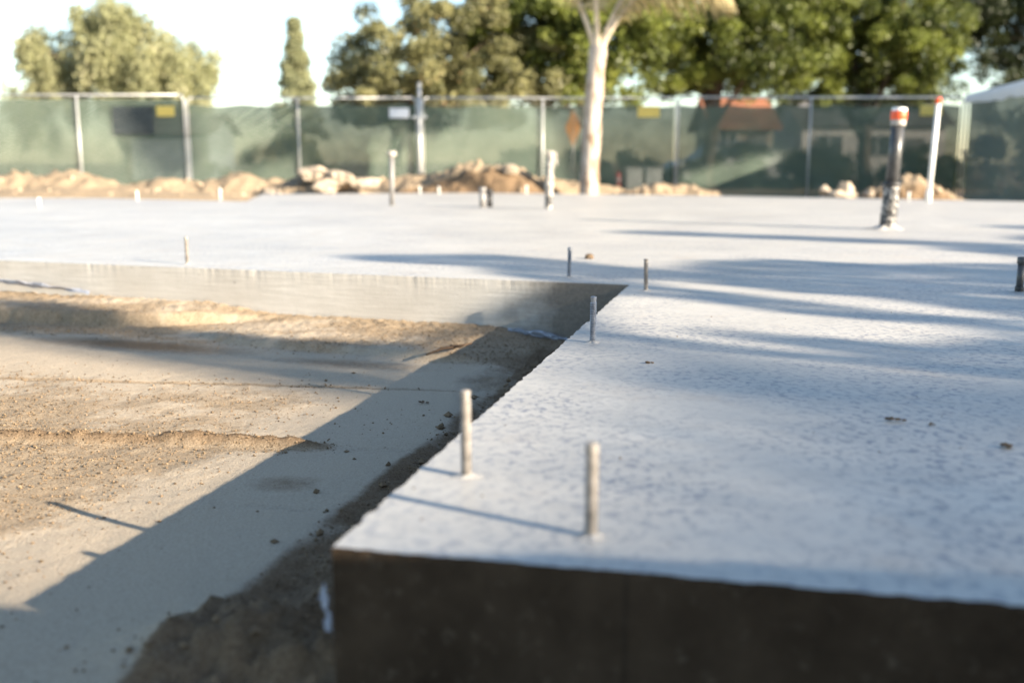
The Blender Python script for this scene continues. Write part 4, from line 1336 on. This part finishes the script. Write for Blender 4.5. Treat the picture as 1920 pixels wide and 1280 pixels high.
# ---------------------------------------------------------------- trees right of the camera whose dappled shade falls on the slab and fence
# u: across the sun's direction, w: height on an upright plane 14 m towards the sun
az_ = R(SUN_AZ); tn = math.tan(R(SUN_EL)); A0 = 14.0
av = np.array([math.cos(az_), math.sin(az_), 0]); nv = np.array([-math.sin(az_), math.cos(az_), 0]); Sv = np.array(S)
gaps = [
    [(5.48, 6.46), (7.14, 5.51), (6.83, 5.0), (6.03, 5.0), (6.0, 5.25), (5.99, 5.51), (6.07, 5.64), (5.17, 6.36)],
    [(5.12, 6.14), (5.58, 5.58), (5.29, 5.36), (5.08, 5.18), (4.98, 5.05), (4.42, 5.17), (4.32, 5.32), (4.28, 5.40), (4.30, 5.63), (4.30, 5.93)],
    [(3.47, 5.34), (3.43, 5.28), (3.33, 5.136), (3.32, 5.035), (3.08, 4.89), (3.02, 4.89), (3.05, 5.037), (3.15, 5.142), (3.25, 5.26), (3.27, 5.31)],
    [(2.93, 5.33), (3.02, 5.23), (2.86, 5.11), (2.85, 5.02), (2.79, 4.90), (2.62, 4.92), (2.48, 4.96), (2.50, 5.04), (2.49, 5.11), (2.37, 5.14), (2.34, 5.22)],
    [(2.37, 5.21), (2.38, 5.14), (2.33, 5.07), (2.31, 5.0), (2.27, 5.0), (2.24, 5.06), (2.30, 5.13), (2.27, 5.2)],
    [(1.93, 5.80), (2.07, 5.53), (2.006, 5.27), (2.03, 5.18), (1.64, 5.12), (.83, 5.06), (.5, 5.06), (.5, 5.9)],
    [(2.65, 6.3), (3.15, 5.469), (3.12, 5.412), (3.10, 5.378), (2.9, 5.5), (2.6, 5.95)],
]
shade_extra = [
    [(2.339, 5.914), (2.609, 5.706), (2.557, 5.513), (2.734, 5.243), (2.499, 5.176), (2.086, 5.202), (2.016, 5.272), (2.063, 5.365), (2.102, 5.457), (2.104, 5.542), (2.091, 5.78)],
    [(2.45, 6.084), (2.625, 5.973), (2.521, 5.766), (2.405, 5.696), (2.102, 5.886)],
    [(3.17, 5.437), (3.22, 5.36), (3.217, 5.34), (3.20, 5.31), (3.146, 5.25), (3.106, 5.356), (3.13, 5.40)],
    [(3.62, 5.89), (4.04, 5.68), (3.75, 5.35), (3.2, 5.35), (3.25, 5.50), (3.5, 5.62), (3.45, 5.80)],
]
def slab_shade(UW):
    u, w_ = UW[:, 0], UW[:, 1]
    p_ = np.where((w_ < 5.36) & (u > .75) & (u < 4.3), 1.0, 0.0)
    p_ = np.where((u >= 4.3) & (u < 8) & (w_ < 5.0 + .10 * np.sin(u * 6)), .9, p_)
    p_ = np.where((u > 5.62) & (u < 5.98) & (w_ < 5.75), .9, p_)
    p_ = np.where((u < 1.74) & (w_ < 5.3), np.clip((5.09 - w_) / .20, .22, .78), p_)
    p_ = np.where((u >= 1.74) & (u < 2.2) & (w_ < 5.3), np.clip((5.22 - w_) / .12, .0, .9), p_)
    for q in shade_extra: p_ = np.where(in_poly(UW, q), 1.0, p_)
    for q in gaps: p_ = np.where(in_poly(UW, q), 0.0, p_)
    return p_
def slab_shade_near(UW): return np.where(UW[:, 0] < 2.2, slab_shade(UW), 0)
def slab_shade_far(UW): return np.where(UW[:, 0] >= 2.2, slab_shade(UW), 0)
def fence_shade(UW):
    p_ = np.where(in_poly(UW, [(15.3, 9.3), (19.6, 7.0), (19.8, 4.9), (15.6, 7.3)]), .72, 0.0)
    p_ = np.where(in_poly(UW, [(15.0, 4.9), (19.2, 5.2), (19.2, 7.4), (15.0, 7.0)]), .8, p_)
    p_ = np.where(in_poly(UW, [(17.24, 7.25), (17.45, 7.19), (17.17, 6.75), (16.55, 7.0), (16.54, 7.33)]), 0.03, p_)
    p_ = np.where(in_poly(UW, [(11.56, 11.35), (12.23, 10.96), (12.2, 9.74), (11.84, 9.94), (11.7, 10.65)]), .8, p_)
    p_ = np.where(in_poly(UW, [(12.57, 9.79), (13.14, 10.0), (13.8, 10.06), (14.12, 9.87), (13.74, 9.47), (13.5, 8.99), (13.22, 9.15), (13.13, 9.56), (12.76, 9.6)]), .8, p_)
    return p_
def shade_crown(root, fun, u0, u1, w0, w1, n_, leaf, seed, depth, shift):
    r_ = np.random.RandomState(seed)
    UW = np.stack([r_.uniform(u0, u1, n_), r_.uniform(w0, w1, n_)], 1)
    UW = UW[r_.rand(n_) < fun(UW)]
    t_ = shift + r_.uniform(-depth, depth, len(UW))
    P = av[None] * A0 + nv[None] * UW[:, :1] + np.array([0, 0, 1.0])[None] * UW[:, 1:] + Sv[None] * t_[:, None]
    b = np.array(root.location)
    me_ = crown_mesh('crown', P - b, np.full(len(P), .02), 1, leaf, seed, aspect=.7)
    mobj('crown', me_, M['leaf_shade'], root)
def shade_tree(u, lab, fun, rng_, n_, leaf, seed, depth=1.6, shift=0.0):
    p_ = av * (A0 + shift * math.cos(R(SUN_EL))) + nv * u
    root = empty('street_tree', (p_[0], p_[1], -.4)); tag(root, lab, 'tree', 'trees right of the camera')
    trunk_and_limbs(root, (p_[0], p_[1], -.4), (p_[0], p_[1], (rng_[3] + shift * Sv[2]) * .75), .16, [], seed, M['bark'])
    shade_crown(root, fun, *rng_, n_, leaf, seed, depth, shift)
shade_tree(4.4, 'low spreading tree right of the camera that streaks the middle of the slab', slab_shade_far, (2.1, 8.0, 4.2, 6.3), 48000, .062, 61, .9, -6.6)
shade_tree(.9, 'tree behind the right shoulder of the camera that softly shades the near slab', slab_shade_near, (-.8, 2.25, 4.3, 6.3), 14000, .085, 64, 1.5, 7.0)
shade_tree(17.5, 'tree beyond the right edge that shades the right fence', fence_shade, (14.9, 19.8, 4.8, 9.4), 26000, .16, 62)
shade_tree(12.9, 'tall tree beyond the right edge that shades the left fence', fence_shade, (11.5, 14.2, 8.9, 11.4), 6000, .16, 63)

# ---------------------------------------------------------------- render settings
scene.render.engine = 'CYCLES'
scene.cycles.max_bounces = 6
scene.cycles.transparent_max_bounces = 12
